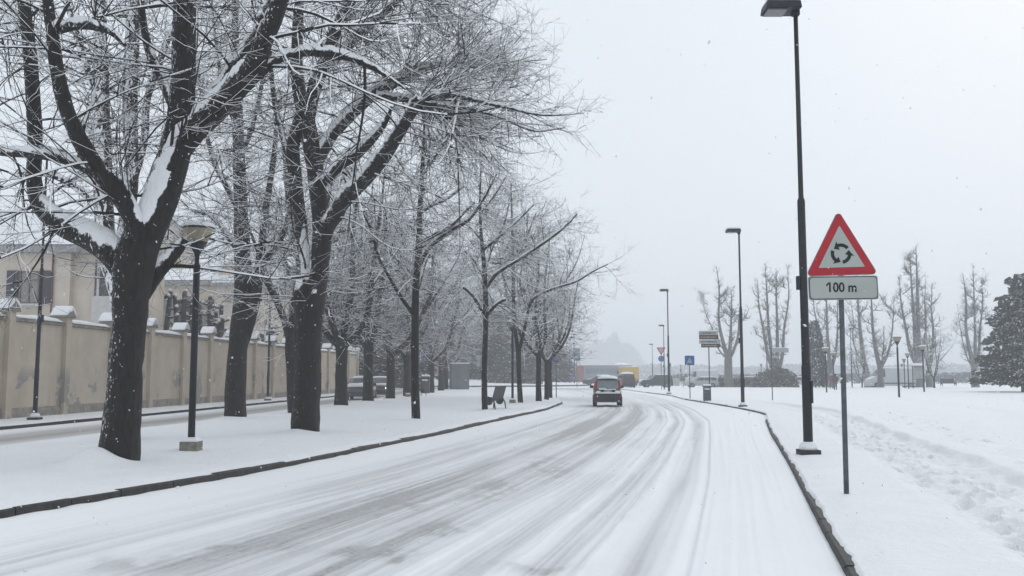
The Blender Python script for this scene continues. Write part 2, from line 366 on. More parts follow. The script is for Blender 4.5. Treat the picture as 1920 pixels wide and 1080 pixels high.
Z5 += .03 * np.exp(-((p2 - 1.2) / .5) ** 2) * sst(14, 20, Y5)
Z5 = np.where(Y5 > 60, .13 + (Z5 - .13) * .6, Z5); Z5 = Z5 * (1 - sst(120, 128, Y5)) - .06 * sst(120, 128, Y5)
Z5[:, 0] = .105
npmesh('park_snow', *grid(X5, Y5, Z5), M_SNOW)['kind'] = 'structure'
# roundabout island with its kerb
mb = MB(); mb.lathe([(26.3, -.1), (26.3, .16), (26.0, .2), (22, .45), (10, .9), (.5, 1.1)], (-13, 166, 0), 96)
o = mb.build('island', M_SNOW); o['kind'] = 'structure'
mb = MB(); n = 96
for i in range(n):
    a0, a1 = 2 * math.pi * i / n, 2 * math.pi * (i + .93) / n
    if math.sin(a0) > .2: continue
    vs = [(-13 + r * math.cos(a), 166 + r * math.sin(a), z) for a in (a0, a1) for r, z in ((26.32, -.05), (26.6, -.05), (26.6, .15), (26.32, .15))]
    mb.add(vs, [(0, 1, 2, 3), (7, 6, 5, 4), (1, 5, 6, 2), (3, 2, 6, 7), (0, 4, 5, 1)])
tag(mb.build('kerb', M_KERB), 'curved kerb round the far roundabout island', 'kerb')
# ================================================================= bare snowy trees
M_BARK = mat('bark', (0.015, 0.0125, 0.0105), 0.9, var=0.7, scale=20, bmp=0.06, snow=(0.46, 0.5), wind=((-0.72, -0.69, 0.0), 0.82, 24), stretch=(1, 1, .22), front='attr')
M_BARKS = mat('bark_speckled', (0.015, 0.0125, 0.0105), 0.9, var=0.7, scale=20, bmp=0.06, snow=(0.46, 0.5), wind=((-0.85, -0.5, 0.0), 0.745, 26), stretch=(1, 1, .22), front='attr')
M_BARKW = mat('bark_plastered', (0.026, 0.023, 0.021), 0.9, var=0.6, scale=22, bmp=0.03, snow=(0.42, 0.6), wind=((-0.3, -0.95, 0.0), 0.62, 10), stretch=(1, 1, .22), front='attr')
M_TWIG = mat('twig_bark', (0.018, 0.0165, 0.0155), 0.85, var=0.4, scale=8)
M_TSNOW = mat_snow('snow_on_twigs', SNOW, 0.004)
def resamp(pts, rs, K):
    """Catmull-Rom through pts, resampled to K points"""
    p = np.array(pts, float); r = np.array(rs, float); n = len(p)
    q = np.vstack([2 * p[0] - p[1], p, 2 * p[-1] - p[-2]]); out = []; ro = []
    for i in range(n - 1):
        a, b, c, d = q[i], q[i + 1], q[i + 2], q[i + 3]; m = 6
        for t in np.linspace(0, 1, m, endpoint=False):
            out.append(.5 * ((2 * b) + (c - a) * t + (2 * a - 5 * b + 4 * c - d) * t * t + (3 * b - a - 3 * c + d) * t ** 3)); ro.append(r[i] + (r[i + 1] - r[i]) * t)
    out.append(p[-1]); ro.append(r[-1]); out = np.array(out); ro = np.array(ro)
    s = np.concatenate([[0], np.cumsum(np.linalg.norm(np.diff(out, axis=0), axis=1))]); t = np.linspace(0, s[-1], K)
    return np.stack([np.interp(t, s, out[:, i]) for i in range(3)], 1), np.interp(t, s, ro), s[-1]
def nrm(v): return v / np.maximum(np.linalg.norm(v, axis=-1, keepdims=True), 1e-9)
def limb_mesh(limbs, sides=14, rag=0.06, snowthk=0.03):
    """limbs: list of (pts, radii) -> V, Q with lumpy bark and a ridge of snow on the upper side"""
    VV = []; QQ = []; SS = []; off = 0
    for pts, rs in limbs:
        n = len(pts); T = nrm(np.gradient(pts, axis=0)); ax = np.cross(T[0], (0.3, 0.9, 0.1)); ax /= np.linalg.norm(ax); A = []
        for i in range(n):
            ax = ax - T[i] * ax.dot(T[i]); ax /= np.linalg.norm(ax); A.append(ax)
        A = np.array(A); B = np.cross(T, A); an = np.linspace(0, 2 * np.pi, sides, endpoint=False)
        nv = A[:, None] * np.cos(an)[None, :, None] + B[:, None] * np.sin(an)[None, :, None]
        s = np.arange(n)[:, None] + 0 * an[None]; lum = vn(np.cos(an)[None] * 1.4 + s * .33 + off, np.sin(an)[None] * 1.4 + s * .12, 3) - .5
        lum2 = vn(an[None] * 3.8 + 0 * s, s * .12 + off * .1, 7) - .5
        rr = rs[:, None] * (1 + rag * 3 * lum + rag * 1.6 * lum2)
        V = pts[:, None] + nv * rr[..., None]
        score = nv[..., 2] + .24 * (-.45 * nv[..., 0] - .89 * nv[..., 1]) + .10 * (vn(s * .7, an[None] * 1.3 + off, 19) - .5) * 2; SS.append(score.ravel()); SS.append(np.zeros(1))
        up = sst(.36, .72, score) * np.minimum(snowthk, rs[:, None] * 1.7 + .015) * (.45 + 1.0 * vn(s * .9, an[None] * .9 + off, 11))
        V[..., 2] += up; V[..., 1] -= up * .35
        idx = np.arange(n * sides).reshape(n, sides) + off; nx = np.roll(idx, -1, axis=1)
        Q = np.stack([idx[:-1], nx[:-1], nx[1:], idx[1:]], -1).reshape(-1, 4); VV.append(V.reshape(-1, 3)); QQ.append(Q)
        cap = len(V.reshape(-1, 3)) + off     # closing tip
        VV.append(pts[-1:] + T[-1:] * rs[-1]); tq = np.stack([idx[-1], nx[-1], np.full(sides, cap), np.full(sides, cap)], -1); QQ.append(tq); off = cap + 1
    LIE[0] = np.concatenate(SS); return np.vstack(VV), np.vstack(QQ)
LIE = [None]
def clean_quads(me):
    me.validate(clean_customdata=False)
def tri_tubes(P, Rd, sn):
    """batch of thin twigs: P (n,k,3), Rd (n,k), sn snow thickness (n,) -> V,Q,matindex; three-sided below, snow wedge on top"""
    n, k, _ = P.shape; T = nrm(np.gradient(P, axis=1)); Z = np.array([0, 0, 1.])
    S = np.cross(T, Z); bad = np.linalg.norm(S, axis=-1) < .15; S[bad] = np.cross(T[bad], (1, .2, 0)); S = nrm(S); U = np.cross(S, T)
    hor = np.sqrt(np.maximum(0, 1 - T[..., 2] ** 2)); th = sn[:, None] * sst(.35, .8, hor)
    r = Rd[..., None]
    ring = np.stack([P - U * r, P + S * r, P + U * (r * .6) + Z * th[..., None], P - S * r], 2)
    V = ring.reshape(-1, 3); idx = np.arange(n * k * 4).reshape(n, k, 4); nx = np.roll(idx, -1, 2)
    Q = np.stack([idx[:, :-1], nx[:, :-1], nx[:, 1:], idx[:, 1:]], -1)
    snowy = (hor[:, :-1] > .42) & (rng.random((n, k - 1)) < .85) & (sn[:, None] > 0)
    MI = np.zeros((n, k - 1, 4), np.int32); MI[..., 1] = snowy; MI[..., 2] = snowy
    return V, Q.reshape(-1, 4), MI.ravel()
def spawn(P, Rd, L, per_m, k, length, r0, ang, up=0.0, bend=0.0, bend2=0.0, wig=.08, tlo=.1, thi=1.0, bias=None, taper=.75, rmin=.0022, cnt=None, rsc=0):
    n, K, _ = P.shape
    c = rng.poisson(np.maximum(L * per_m * (thi - tlo), 0)) if cnt is None else np.full(n, cnt); idx = np.repeat(np.arange(n), c); m = len(idx)
    if m == 0: return np.zeros((0, k, 3)), np.zeros((0, k)), np.zeros(0)
    t = rng.uniform(tlo, thi, m); f = t * (K - 1); i0 = np.minimum(f.astype(int), K - 2); fr = (f - i0)[:, None]
    p = P[idx, i0] * (1 - fr) + P[idx, i0 + 1] * fr; T = nrm(P[idx, i0 + 1] - P[idx, i0]); pr = Rd[idx, i0]
    v = rng.normal(size=(m, 3)); v -= T * (v * T).sum(1, keepdims=True); v = nrm(v); a = np.radians(rng.normal(ang, 11, m))[:, None]
    d = np.cos(a) * T + np.sin(a) * v; d[:, 2] += up
    if bias is not None: d += np.array(bias)
    d = nrm(d); ln = length(t, L[idx], m) if callable(length) else rng.uniform(length[0], length[1], m)
    if rsc: ln = ln * np.clip(pr / rsc, .25, 1)
    rr = np.minimum(rng.uniform(r0[0], r0[1], m), pr * .8); rr = rr * np.clip(ln / (np.mean(ln) + 1e-6), .6, 1.5)
    out = np.zeros((m, k, 3)); out[:, 0] = p; st = (ln / (k - 1))[:, None]
    sgn = rng.normal(1, .35, m); lat = rng.normal(0, .055, (m, 3)); lat[:, 2] *= .3
    for i in range(1, k):
        s = i / (k - 1); d = d + rng.normal(0, wig, (m, 3)) + lat * (1 if i * 2 < k else -.6); d[:, 2] += (bend * (1 - s) + bend2 * s) * sgn; d = nrm(d); out[:, i] = out[:, i - 1] + d * st
    s = np.linspace(0, 1, k)[None]; R_ = np.maximum(rr[:, None] * (1 - s) ** taper, rmin)
    return out, R_, ln
def crown_obj(name, chains, parent):
    VV, QQ, MM, off = [], [], [], 0
    for P, Rd, sn in chains:
        if len(P) == 0: continue
        V, Q, M = tri_tubes(P, Rd, sn); VV.append(V); QQ.append(Q + off); MM.append(M); off += len(V)
    o = npmesh(name, np.vstack(VV), np.vstack(QQ), M_TWIG, parent, smooth=False)
    o.data.materials.append(M_TSNOW); o.data.polygons.foreach_set('material_index', np.concatenate(MM)); return o
NQ = [0]
def make_tree(name, base, trunks, limbs, label, group, dens=1.0, fine=1.0, plaster=False, fans=(), L1=(1.0, 3.2), sides=14, rz=0, droop=-.04, cat='tree', snowthk=.07, rag=.06, lvl3=True, l1d=3.3, up1=.16, rmin=.0024, stubs=0, tw=1.0, a1=72, patches=()):
    """trunks/limbs: lists of (pts, radii) in world metres; base = root point"""
    root = empty(name, base, 0, label, cat, group); b = np.array(base)
    big = []
    for pts, rs in list(trunks) + list(limbs):
        p, r, l = resamp(np.array(pts) - b, rs, max(8, int(6 * len(pts)))); big.append((p, r))
    V, Q = limb_mesh(big, sides, rag, snowthk)
    for (pa, pb, pr_) in patches:      # slabs of wind-packed snow
        A_ = np.array(pa) - b; D_ = np.array(pb) - np.array(pa); tt = np.clip(((V - A_) @ D_) / (D_ @ D_), 0, 1); LIE[0] = LIE[0] + .72 * np.exp(-(np.linalg.norm(V - A_ - tt[:, None] * D_, axis=1) / pr_) ** 2)
    o = npmesh('trunk', V, Q, M_BARKW if plaster == 1 else (M_BARKS if plaster == 2 else M_BARK), root, attrs={'snow_lie': LIE[0]}); clean_quads(o.data)
    r_big = max(max(r) for p, r in big) > .2
    K = 24; LP, LR, LL = [], [], []
    for i, (pts, rs) in enumerate(list(trunks) + list(limbs)):
        p, r, l = resamp(np.array(pts) - b, rs, K)
        if i < len(trunks):                      # only the upper part of a trunk carries branches
            z0 = max(p[:, 2].min() + 3.2, 0); keep = p[:, 2] > z0
            if keep.sum() < 3: continue
            p2, r2, l2 = resamp(p[keep], r[keep], K); p, r, l = p2, r2, l2
        LP.append(p); LR.append(r); LL.append(l)
    LP, LR, LL = np.array(LP), np.array(LR), np.array(LL)
    c1 = [spawn(LP, LR, LL, l1d * dens, 10, lambda t, L, m: rng.uniform(L1[0], L1[1], m) * (1.15 - .45 * t), (.010 * tw, .026 * tw), a1, up=up1, bend=-.17 + droop, bend2=.20, wig=.055, tlo=.10, rmin=rmin, rsc=.03 if r_big else .012)]
    for (pt, dr, cnt, ln, sp, rr) in fans:
        p0 = np.array(pt) - b; dd = nrm(np.array([dr])); P0 = np.stack([p0 - dd[0] * .05, p0 + dd[0] * .05])[None]
        P0 = np.repeat(P0, 1, 0); f = spawn(P0, np.full((1, 2), .2), np.array([1.]), 1, 14, ln, rr, sp, bend=-.085 + droop * .4, bend2=.10, wig=.035, cnt=cnt, tlo=0, rmin=rmin)
        c1.append(f)
    P1 = [c for c in c1 if c[0].shape[1] == 10]; PF = [c for c in c1 if c[0].shape[1] == 14]
    chains = []
    l2 = []
    for P, Rd, L in c1:
        chains.append((P, Rd, np.clip(Rd[:, 0] * .8, .005, .018)))
        q = spawn(P, Rd, L, 4.0 * dens * fine, 7, lambda t, L_, m: rng.uniform(.4, 1.5, m) * np.clip(L_ / 2.2, .5, 1.3) * (1.2 - .6 * t), (.0055 * tw, .0105 * tw), 42, up=.10, bend=-.10, bend2=.12, wig=.07, tlo=.12, rmin=rmin); l2.append(q)
    for P, Rd, L in l2:
        chains.append((P, Rd, np.full(len(P), .006)))
        if lvl3 and len(P): 
            q = spawn(P, Rd, L, 4.2 * fine, 4, (.10, .42), (.0034 * tw, .0055 * tw), 48, up=.08, wig=.08, tlo=.15, rmin=rmin)
            chains.append((q[0], q[1], np.full(len(q[0]), .002)))
    # short spurs straight on the thick limbs
    q = spawn(LP, LR, LL, 1.0, 5, (.15, .7), (.004, .009), 70, up=.2, wig=.12, tlo=.02, rmin=rmin); chains.append((q[0], q[1], np.full(len(q[0]), .004)))
    o = crown_obj('crown', chains, root); NQ[0] += len(o.data.polygons); return root
def px(Y0, *pts):
    """pixel trace (px, py, dY, width_px) at the tree's own distance -> metres"""
    P, Rr = [], []
    for a in pts:
        x, y, dy, wd = a; P.append(W(x, y, Y0 + dy)); Rr.append(wd / 2 / F * (Y0 + dy))
    return P, Rr
SCN = .15
def base_of(x, y, z=.13):
    return G(x, y, z)
# --- nearest tree
Y = 15.9
make_tree('street_tree', base_of(220, 868), [px(Y, (221, 905, 0, 84), (221, 868, 0, 78), (228, 780, 0, 67), (236, 690, 0, 62), (242, 610, 0, 62), (246, 550, 0, 66), (250, 500, 0, 76), (256, 470, 0, 76), (262, 440, 0, 60))],
 [px(Y, (238, 515, 0, 44), (205, 475, 0, 44), (160, 446, .2, 40), (108, 418, .3, 38), (76, 385, .4, 34), (64, 340, .4, 28), (65, 270, .4, 27), (62, 190, .4, 26), (56, 100, .4, 25), (45, 0, .5, 22), (36, -150, .6, 16), (25, -320, .8, 7)),
  px(Y, (262, 450, -.1, 44), (240, 390, -.3, 38), (205, 345, -.5, 33), (178, 310, -.6, 31), (148, 258, -.8, 30), (120, 190, -.9, 27), (105, 120, -1, 25), (98, 60, -1, 23), (90, 0, -1, 20), (80, -140, -1, 14), (60, -300, -1, 6)),
  px(Y, (252, 520, .05, 60), (272, 450, .05, 62), (290, 400, .05, 66), (310, 345, .05, 66), (328, 290, .05, 58), (338, 220, .05, 50), (344, 120, 0, 46), (347, 0, 0, 42), (352, -120, 0, 32), (360, -260, .1, 20), (368, -390, .1, 8)),
  px(Y, (318, 320, 0, 50), (350, 262, -.2, 46), (392, 222, -.4, 40), (440, 172, -.7, 40), (476, 130, -.9, 39), (495, 80, -1, 34), (520, 20, -1.2, 30), (550, -60, -1.4, 24), (590, -180, -1.6, 14), (620, -300, -1.8, 6)),
  px(Y, (352, 262, .2, 26), (400, 190, .3, 25), (440, 135, .3, 23), (478, 70, .4, 20), (505, 10, .5, 18), (535, -90, .6, 12), (560, -200, .7, 6)),
  px(Y, (270, 555, .2, 24), (292, 520, .3, 24), (318, 490, .4, 20), (338, 466, .5, 17), (346, 450, .55, 13)),
  px(Y, (326, 200, .2, 20), (302, 145, .4, 18), (280, 95, .5, 16), (268, 40, .6, 14), (262, -20, .7, 12), (250, -130, .9, 6)),
  px(Y, (182, 330, -.6, 14), (150, 313, -.5, 13), (100, 297, -.4, 12), (50, 291, -.2, 11), (0, 287, 0, 10), (-80, 270, .2, 5)),
  px(Y, (103, 60, -1, 13), (150, 50, -1.2, 12), (200, 58, -1.3, 9), (235, 85, -1.4, 6)),
  px(Y, (484, 148, -.9, 10), (505, 126, -.8, 11), (535, 109, -.7, 11), (585, 100, -.6, 11), (640, 107, -.5, 10), (685, 122, -.4, 7), (718, 140, -.3, 5), (760, 168, -.2, 2))],
 'biggest near tree at far left, thick left limb bending up over the wall', 'bare trees on the snowy verge', dens=1.02, fine=1.05, sides=24, L1=(1.4, 4.2), snowthk=.15, plaster=2, patches=[(W(262, 405, 15.6), W(300, 335, 15.55), .20), (W(300, 335, 15.55), W(324, 258, 15.6), .15)], rag=.05)
# --- behind it, snow-plastered twin stems
Y = 21.7
make_tree('street_tree', base_of(232, 815), [px(Y, (233, 835, 0, 44), (240, 780, 0, 42), (240, 700, 0, 40), (226, 560, 0, 38), (200, 470, 0, 37), (194, 350, 0, 35), (190, 200, .2, 30), (188, 80, .2, 26), (186, -60, .2, 18), (186, -280, .2, 6))],
 [px(Y, (235, 620, .4, 28), (232, 480, .8, 28), (246, 330, 1, 27), (243, 180, 1, 28), (248, 80, 1, 25), (252, -20, 1, 20), (256, -220, 1, 6)),
  px(Y, (248, 345, 1, 14), (270, 265, 1.2, 14), (275, 190, 1.2, 13), (298, 120, 1.2, 12), (335, 20, 1.2, 9), (370, -90, 1.2, 5)),
  px(Y, (190, 200, .2, 16), (160, 120, 0, 14), (130, 20, -.3, 10), (100, -90, -.4, 5)),
  px(Y, (242, 190, 1, 12), (200, 110, 1.4, 11), (150, 70, 1.8, 9), (95, 30, 2, 6), (40, 20, 2, 4)),
  px(Y, (196, 400, 0, 10), (150, 360, -.4, 9), (95, 330, -.8, 7), (30, 325, -1, 4))],
 'snow-plastered twin-stem tree half hidden right behind the nearest trunk', 'bare trees on the snowy verge', dens=.95, fine=.9, plaster=True, sides=16, L1=(1.2, 3.4))
# --- tree behind the lamp
Y = 32.4
make_tree('street_tree', base_of(441, 785), [px(Y, (441, 797, 0, 46), (441, 780, 0, 43), (442, 730, 0, 38), (446, 650, 0, 36), (455, 575, 0, 40), (456, 500, 0, 33), (452, 400, 0, 27), (448, 300, 0, 23), (445, 200, 0, 19), (442, 100, 0, 15), (440, 0, 0, 11), (440, -90, 0, 5))],
 [px(Y, (458, 640, .1, 18), (474, 580, -.1, 22), (484, 520, -.2, 20), (490, 470, -.3, 16), (496, 410, -.4, 13), (505, 350, -.4, 12), (515, 280, -.3, 10), (520, 190, -.3, 5)),
  px(Y, (470, 535, -.2, 14), (500, 485, -.5, 12), (530, 440, -.8, 10), (545, 385, -1, 8), (562, 320, -1, 5)),
  px(Y, (449, 475, 0, 12), (420, 432, .3, 10), (395, 405, .5, 8), (365, 398, .6, 5)),
  px(Y, (452, 400, 0, 13), (425, 350, .3, 11), (400, 300, .6, 9), (382, 220, .8, 7), (372, 130, .8, 4)),
  px(Y, (449, 300, 0, 11), (475, 230, .3, 9), (492, 150, .5, 7), (500, 50, .6, 4)),
  px(Y, (447, 250, 0, 10), (420, 170, -.3, 8), (405, 80, -.4, 6), (395, -20, -.4, 3))],
 'dark tree between the cone lamp and the pollard shrubs behind the wall', 'bare trees on the snowy verge', dens=1.45, fine=1.0, sides=14, L1=(1.3, 3.4))
# --- leaning tree hidden behind the big forked one
Y = 37
make_tree('street_tree', base_of(549, 776), [px(Y, (551, 790, 0, 24), (550, 760, 0, 22), (547, 700, 0, 20), (545, 640, 0, 21), (556, 560, 0, 17), (562, 500, 0, 15), (552, 440, .2, 13), (543, 390, .2, 11), (536, 320, .3, 9), (530, 240, .3, 5))],
 [px(Y, (546, 650, 0, 14), (530, 592, .2, 13), (511, 547, .3, 12), (495, 505, .4, 10), (482, 468, .4, 7), (466, 425, .4, 4)),
  px(Y, (545, 630, 0, 11), (520, 570, -.2, 10), (497, 525, -.4, 8), (490, 515, -.4, 7)),
  px(Y, (560, 520, 0, 9), (590, 460, .3, 8), (610, 400, .4, 6), (625, 330, .4, 4))],
 'slimmer tree leaning left, trunk mostly hidden behind the big forked tree', 'bare trees on the snowy verge', dens=1.2, fine=.8, sides=12, L1=(1.2, 3.2))
# --- big forked tree
Y = 24.2
def at3(x, y, d): return W(x, y, 24.2 + d)
make_tree('street_tree', base_of(573, 812), [px(Y, (573, 832, 0, 60), (573, 810, 0, 54), (574, 760, 0, 51), (577, 680, 0, 50), (579, 610, 0, 53), (580, 560, 0, 60), (584, 528, 0, 58)),
   px(Y, (588, 560, 0, 40), (598, 500, 0, 38), (603, 455, 0, 35), (601, 400, 0, 33), (594, 340, 0, 32), (586, 285, 0, 32), (577, 235, 0, 32), (566, 195, 0, 28), (558, 150, 0, 23), (557, 80, 0, 21), (561, 0, 0, 18), (566, -100, 0, 12), (572, -220, 0, 5))],
 [px(Y, (577, 545, .1, 24), (572, 490, .2, 22), (567, 440, .3, 22), (560, 385, .3, 24), (553, 330, .3, 25), (549, 280, .2, 26), (558, 235, .1, 24), (568, 205, 0, 20)),
  px(Y, (578, 222, 0, 26), (590, 165, -.2, 25), (608, 120, -.3, 24), (622, 80, -.4, 22), (640, 35, -.5, 19), (665, -5, -.6, 15), (700, -70, -.7, 10), (740, -150, -.8, 4)),
  px(Y, (602, 470, -.1, 28), (612, 432, -.2, 28), (630, 403, -.3, 26), (652, 370, -.5, 25), (690, 333, -.8, 24), (724, 290, -1, 23), (745, 255, -1.2, 21), (768, 218, -1.3, 20), (781, 198, -1.4, 21), (786, 188, -1.4, 15)),
  px(Y, (598, 300, .1, 20), (622, 258, .3, 18), (650, 225, .5, 20), (675, 200, .7, 20), (705, 175, .9, 18), (745, 155, 1.1, 15), (785, 138, 1.2, 11), (840, 120, 1.3, 7)),
  px(Y, (612, 120, -.3, 13), (644, 97, -.1, 13), (674, 67, .2, 13), (716, 30, .4, 11), (744, 5, .6, 9), (795, -35, .8, 5)),
  px(Y, (608, 345, -.1, 12), (640, 310, -.3, 16), (665, 295, -.4, 15), (700, 262, -.5, 12), (722, 232, -.5, 9), (735, 200, -.5, 5)),
  px(Y, (553, 330, .3, 14), (528, 250, .8, 12), (512, 170, 1.2, 10), (505, 80, 1.5, 7), (500, -20, 1.6, 4)),
  px(Y, (700, 180, .9, 9), (740, 186, .6, 8), (775, 190, .3, 8)),
  px(Y, (783, 195, -1.4, 10), (810, 182, -1.6, 10), (845, 180, -1.8, 7), (900, 192, -2, 5), (960, 205, -2.2, 3.4), (1020, 217, -2.4, 2), (1095, 213, -2.6, .7)),
  px(Y, (785, 195, -1.4, 8), (820, 198, -1.5, 6), (880, 205, -1.5, 4), (940, 222, -1.5, 3), (1000, 246, -1.5, 1.8), (1060, 240, -1.6, .7)),
  px(Y, (600, 560, 0, 22), (618, 610, .6, 6))][:10],
 'big tree in the middle of the verge, trunk forking above a collar', 'bare trees on the snowy verge', dens=1.2, fine=1.05, sides=22, L1=(1.6, 4.2), droop=-.03, snowthk=.16, patches=[(W(563, 532, 24.0), W(573, 470, 24.2), .20), (W(573, 470, 24.25), W(576, 380, 24.3), .15), (W(576, 380, 24.3), W(568, 300, 24.3), .12), (W(590, 547, 23.85), W(602, 538, 23.85), .10)],
 fans=[(at3(785, 190, -1.4), (.9, -.15, .25), 26, (2.2, 4.0), 30, (.014, .026)), (at3(785, 190, -1.4), (.6, .3, -.4), 14, (1.6, 3.4), 30, (.012, .02)),
       (at3(830, 122, 1.3), (1, -.1, .1), 18, (1.6, 3.2), 32, (.012, .022)), (at3(745, 155, 1.1), (1, -.3, .2), 12, (2.2, 3.8), 35, (.012, .024)), (at3(780, -25, .8), (1, 0, -.1), 24, (1.9, 3.7), 34, (.012, .024)),
       (at3(730, -130, -.8), (1, -.2, .1), 22, (2.0, 3.9), 34, (.012, .026)), (at3(700, -60, -.7), (1, -.3, -.1), 16, (1.9, 3.7), 34, (.012, .024)), (at3(640, 40, -.5), (1, -.3, .0), 16, (2.0, 3.8), 36, (.012, .024)), (at3(600, 140, -.3), (.7, -.6, .1), 12, (2.0, 3.8), 40, (.012, .024)), (at3(735, 205, -.5), (.6, -.3, .2), 10, (1, 2.2), 35, (.01, .02))])
# --- slender trees near the kerb
Y = 30.8
make_tree('young_tree', base_of(780, 789), [px(Y, (780, 800, 0, 19), (780, 785, 0, 17), (778, 700, 0, 15), (778, 620, 0, 15), (780, 540, 0, 13), (785, 470, 0, 13), (787, 400, 0, 11), (792, 320, 0, 8), (795, 250, 0, 5), (798, 185, 0, 3))],
 [px(Y, (777, 592, 0, 7), (755, 562, -.2, 7), (731, 522, -.4, 6), (710, 482, -.6, 5), (695, 430, -.8, 4), (678, 395, -.9, 3)),
  px(Y, (783, 503, 0, 8), (808, 462, -.3, 8), (848, 432, -.6, 7), (880, 412, -.8, 5), (908, 372, -1, 4), (932, 325, -1.1, 2)),
  px(Y, (788, 455, 0, 8), (808, 445, -.4, 7), (845, 425, -.8, 5), (868, 402, -1, 4), (890, 380, -1, 3)),
  px(Y, (778, 560, .1, 7), (790, 520, .5, 6), (798, 490, .8, 6), (806, 478, 1, 4)),
  px(Y, (788, 400, 0, 6), (812, 385, .3, 5), (836, 375, .4, 4), (870, 350, .4, 3)),
  px(Y, (789, 360, 0, 6), (765, 330, .4, 5), (740, 290, .6, 3)), px(Y, (792, 330, 0, 5), (820, 290, -.3, 4), (850, 245, -.5, 3))],
 'slender straight tree near the kerb between the big forked tree and the bench', 'slender trees along the kerb', dens=1.9, fine=.8, sides=12, L1=(.9, 2.4), rag=.04, tw=.7, snowthk=.06)
Y = 39.2
make_tree('young_tree', base_of(909, 771), [px(Y, (910, 780, 0, 13), (909, 765, 0, 12), (908, 700, 0, 11), (910, 630, 0, 10), (911, 585, 0, 11), (908, 500, 0, 9), (903, 450, 0, 7), (900, 380, 0, 5), (902, 305, 0, 2.5))],
 [px(Y, (908, 592, 0, 6), (892, 563, -.1, 5), (876, 545, -.2, 5), (868, 540, -.2, 4)), px(Y, (912, 592, 0, 6), (928, 574, -.2, 6), (942, 564, -.3, 5), (948, 562, -.3, 4)),
  px(Y, (911, 542, 0, 6), (930, 515, -.4, 6), (955, 498, -.7, 5), (990, 476, -1, 5), (1035, 445, -1.2, 4), (1060, 425, -1.3, 3), (1082, 402, -1.4, 2)),
  px(Y, (908, 468, 0, 5), (935, 445, -.3, 5), (965, 420, -.5, 4), (1000, 385, -.6, 2)), px(Y, (906, 520, 0, 4), (890, 490, .3, 4), (870, 470, .5, 3)),
  px(Y, (903, 450, 0, 4), (880, 425, .5, 4), (855, 412, .8, 3)), px(Y, (911, 500, 0, 5), (925, 460, .5, 4), (945, 420, .7, 3), (955, 380, .8, 2)), px(Y, (901, 400, 0, 4), (925, 370, 0, 3), (950, 330, 0, 2))],
 'slim tree with two stub branches standing over the dark metal bench', 'slender trees along the kerb', dens=2.1, fine=.9, sides=10, L1=(1.0, 2.6), rag=.04, tw=.75, snowthk=.06)
Y = 48.9
make_tree('young_tree', base_of(976, 758), [px(Y, (977, 765, 0, 12), (976, 756, 0, 11), (973, 700, 0, 9), (972, 648, 0, 11)), px(Y, (971, 655, 0, 8), (964, 605, 0, 7), (963, 560, 0, 7), (962, 490, 0, 6), (960, 420, 0, 4), (958, 345, 0, 2))],
 [px(Y, (975, 652, 0, 7), (985, 610, -.2, 6), (992, 575, -.3, 6), (1004, 557, -.4, 6), (1040, 540, -.8, 5), (1080, 528, -1.2, 4), (1110, 510, -1.5, 3), (1140, 495, -1.7, 2)),
  px(Y, (963, 560, 0, 4), (945, 520, .4, 4), (930, 480, .6, 3)), px(Y, (962, 500, 0, 4), (985, 450, .2, 3), (1005, 400, .3, 2)), px(Y, (990, 580, -.3, 4), (975, 530, .3, 4), (985, 470, .4, 3), (990, 400, .4, 2))],
 'tree with a low narrow fork standing at the second cone lamp', 'slender trees along the kerb', dens=2.2, fine=.8, sides=10, L1=(1.2, 3.2), rag=.05, tw=.8, snowthk=.02, a1=66)
# --- generic forms for the rest of the rows, then copies
def lime(h, fork, nl, seed, spread=3.0, r=.32, lean=0.0):
    g = np.random.default_rng(seed); tr = [([(0, 0, -.15), (0, 0, .6), (lean * .3, 0, fork * .6), (lean * .5, 0, fork)], [r * 1.15, r, r * .86, r * .95])]; lm = []
    for i in range(nl):
        a = 2 * math.pi * (i + g.uniform(-.3, .3)) / nl; s = spread * g.uniform(.5, 1.0); hh = h * g.uniform(.8, 1.0) if i else h
        if i == 0: s *= .25
        p = [(lean * .5, 0, fork - .25)]; rr = [r * g.uniform(.5, .62)]
        for q, f in ((.12, .42), (.3, .68), (.55, .85), (.8, .95), (1., 1.05)):
            p.append((lean * .5 + math.cos(a) * s * f + g.normal(0, .1), math.sin(a) * s * f + g.normal(0, .1), fork + (hh - fork) * q)); rr.append(rr[0] * (1 - q) ** .8 * .95 + .012)
        lm.append((p, rr))
        if g.random() < .8:
            j = 2; b = a + g.uniform(.6, 1.2) * g.choice([-1, 1]); p0 = p[j]; l = (h - p0[2]) * .7
            lm.append(([p0, (p0[0] + math.cos(b) * l * .3, p0[1] + math.sin(b) * l * .3, p0[2] + l * .35), (p0[0] + math.cos(b) * l * .6, p0[1] + math.sin(b) * l * .6, p0[2] + l * .75), (p0[0] + math.cos(b) * l * .75, p0[1] + math.sin(b) * l * .75, p0[2] + l * 1.15)], [rr[j] * .7, rr[j] * .5, rr[j] * .3, .012]))
    return tr, lm
GV = 'bare trees on the snowy verge'
protos = {}
def place_proto(key, args, kw, spots, cat_name, group):
    o = None
    for i, (x, y, rz, s, lab) in enumerate(spots):
        b = G(x, y, .13) if y is not None else x
        if o is None:
            tr, lm = lime(*args); bb = np.array(b)
            tr = [([tuple(np.array(p) + bb) for p in P_], r_) for P_, r_ in tr]; lm = [([tuple(np.array(p) + bb) for p in P_], r_) for P_, r_ in lm]
            o = make_tree(cat_name, b, tr, lm, lab, group, **kw); o.rotation_euler[2] = rz; o.scale = (s, s, s)
        else:
            c = copy_tree(o, b, rz, s); tag(c, lab, None, group)
    protos[key] = o
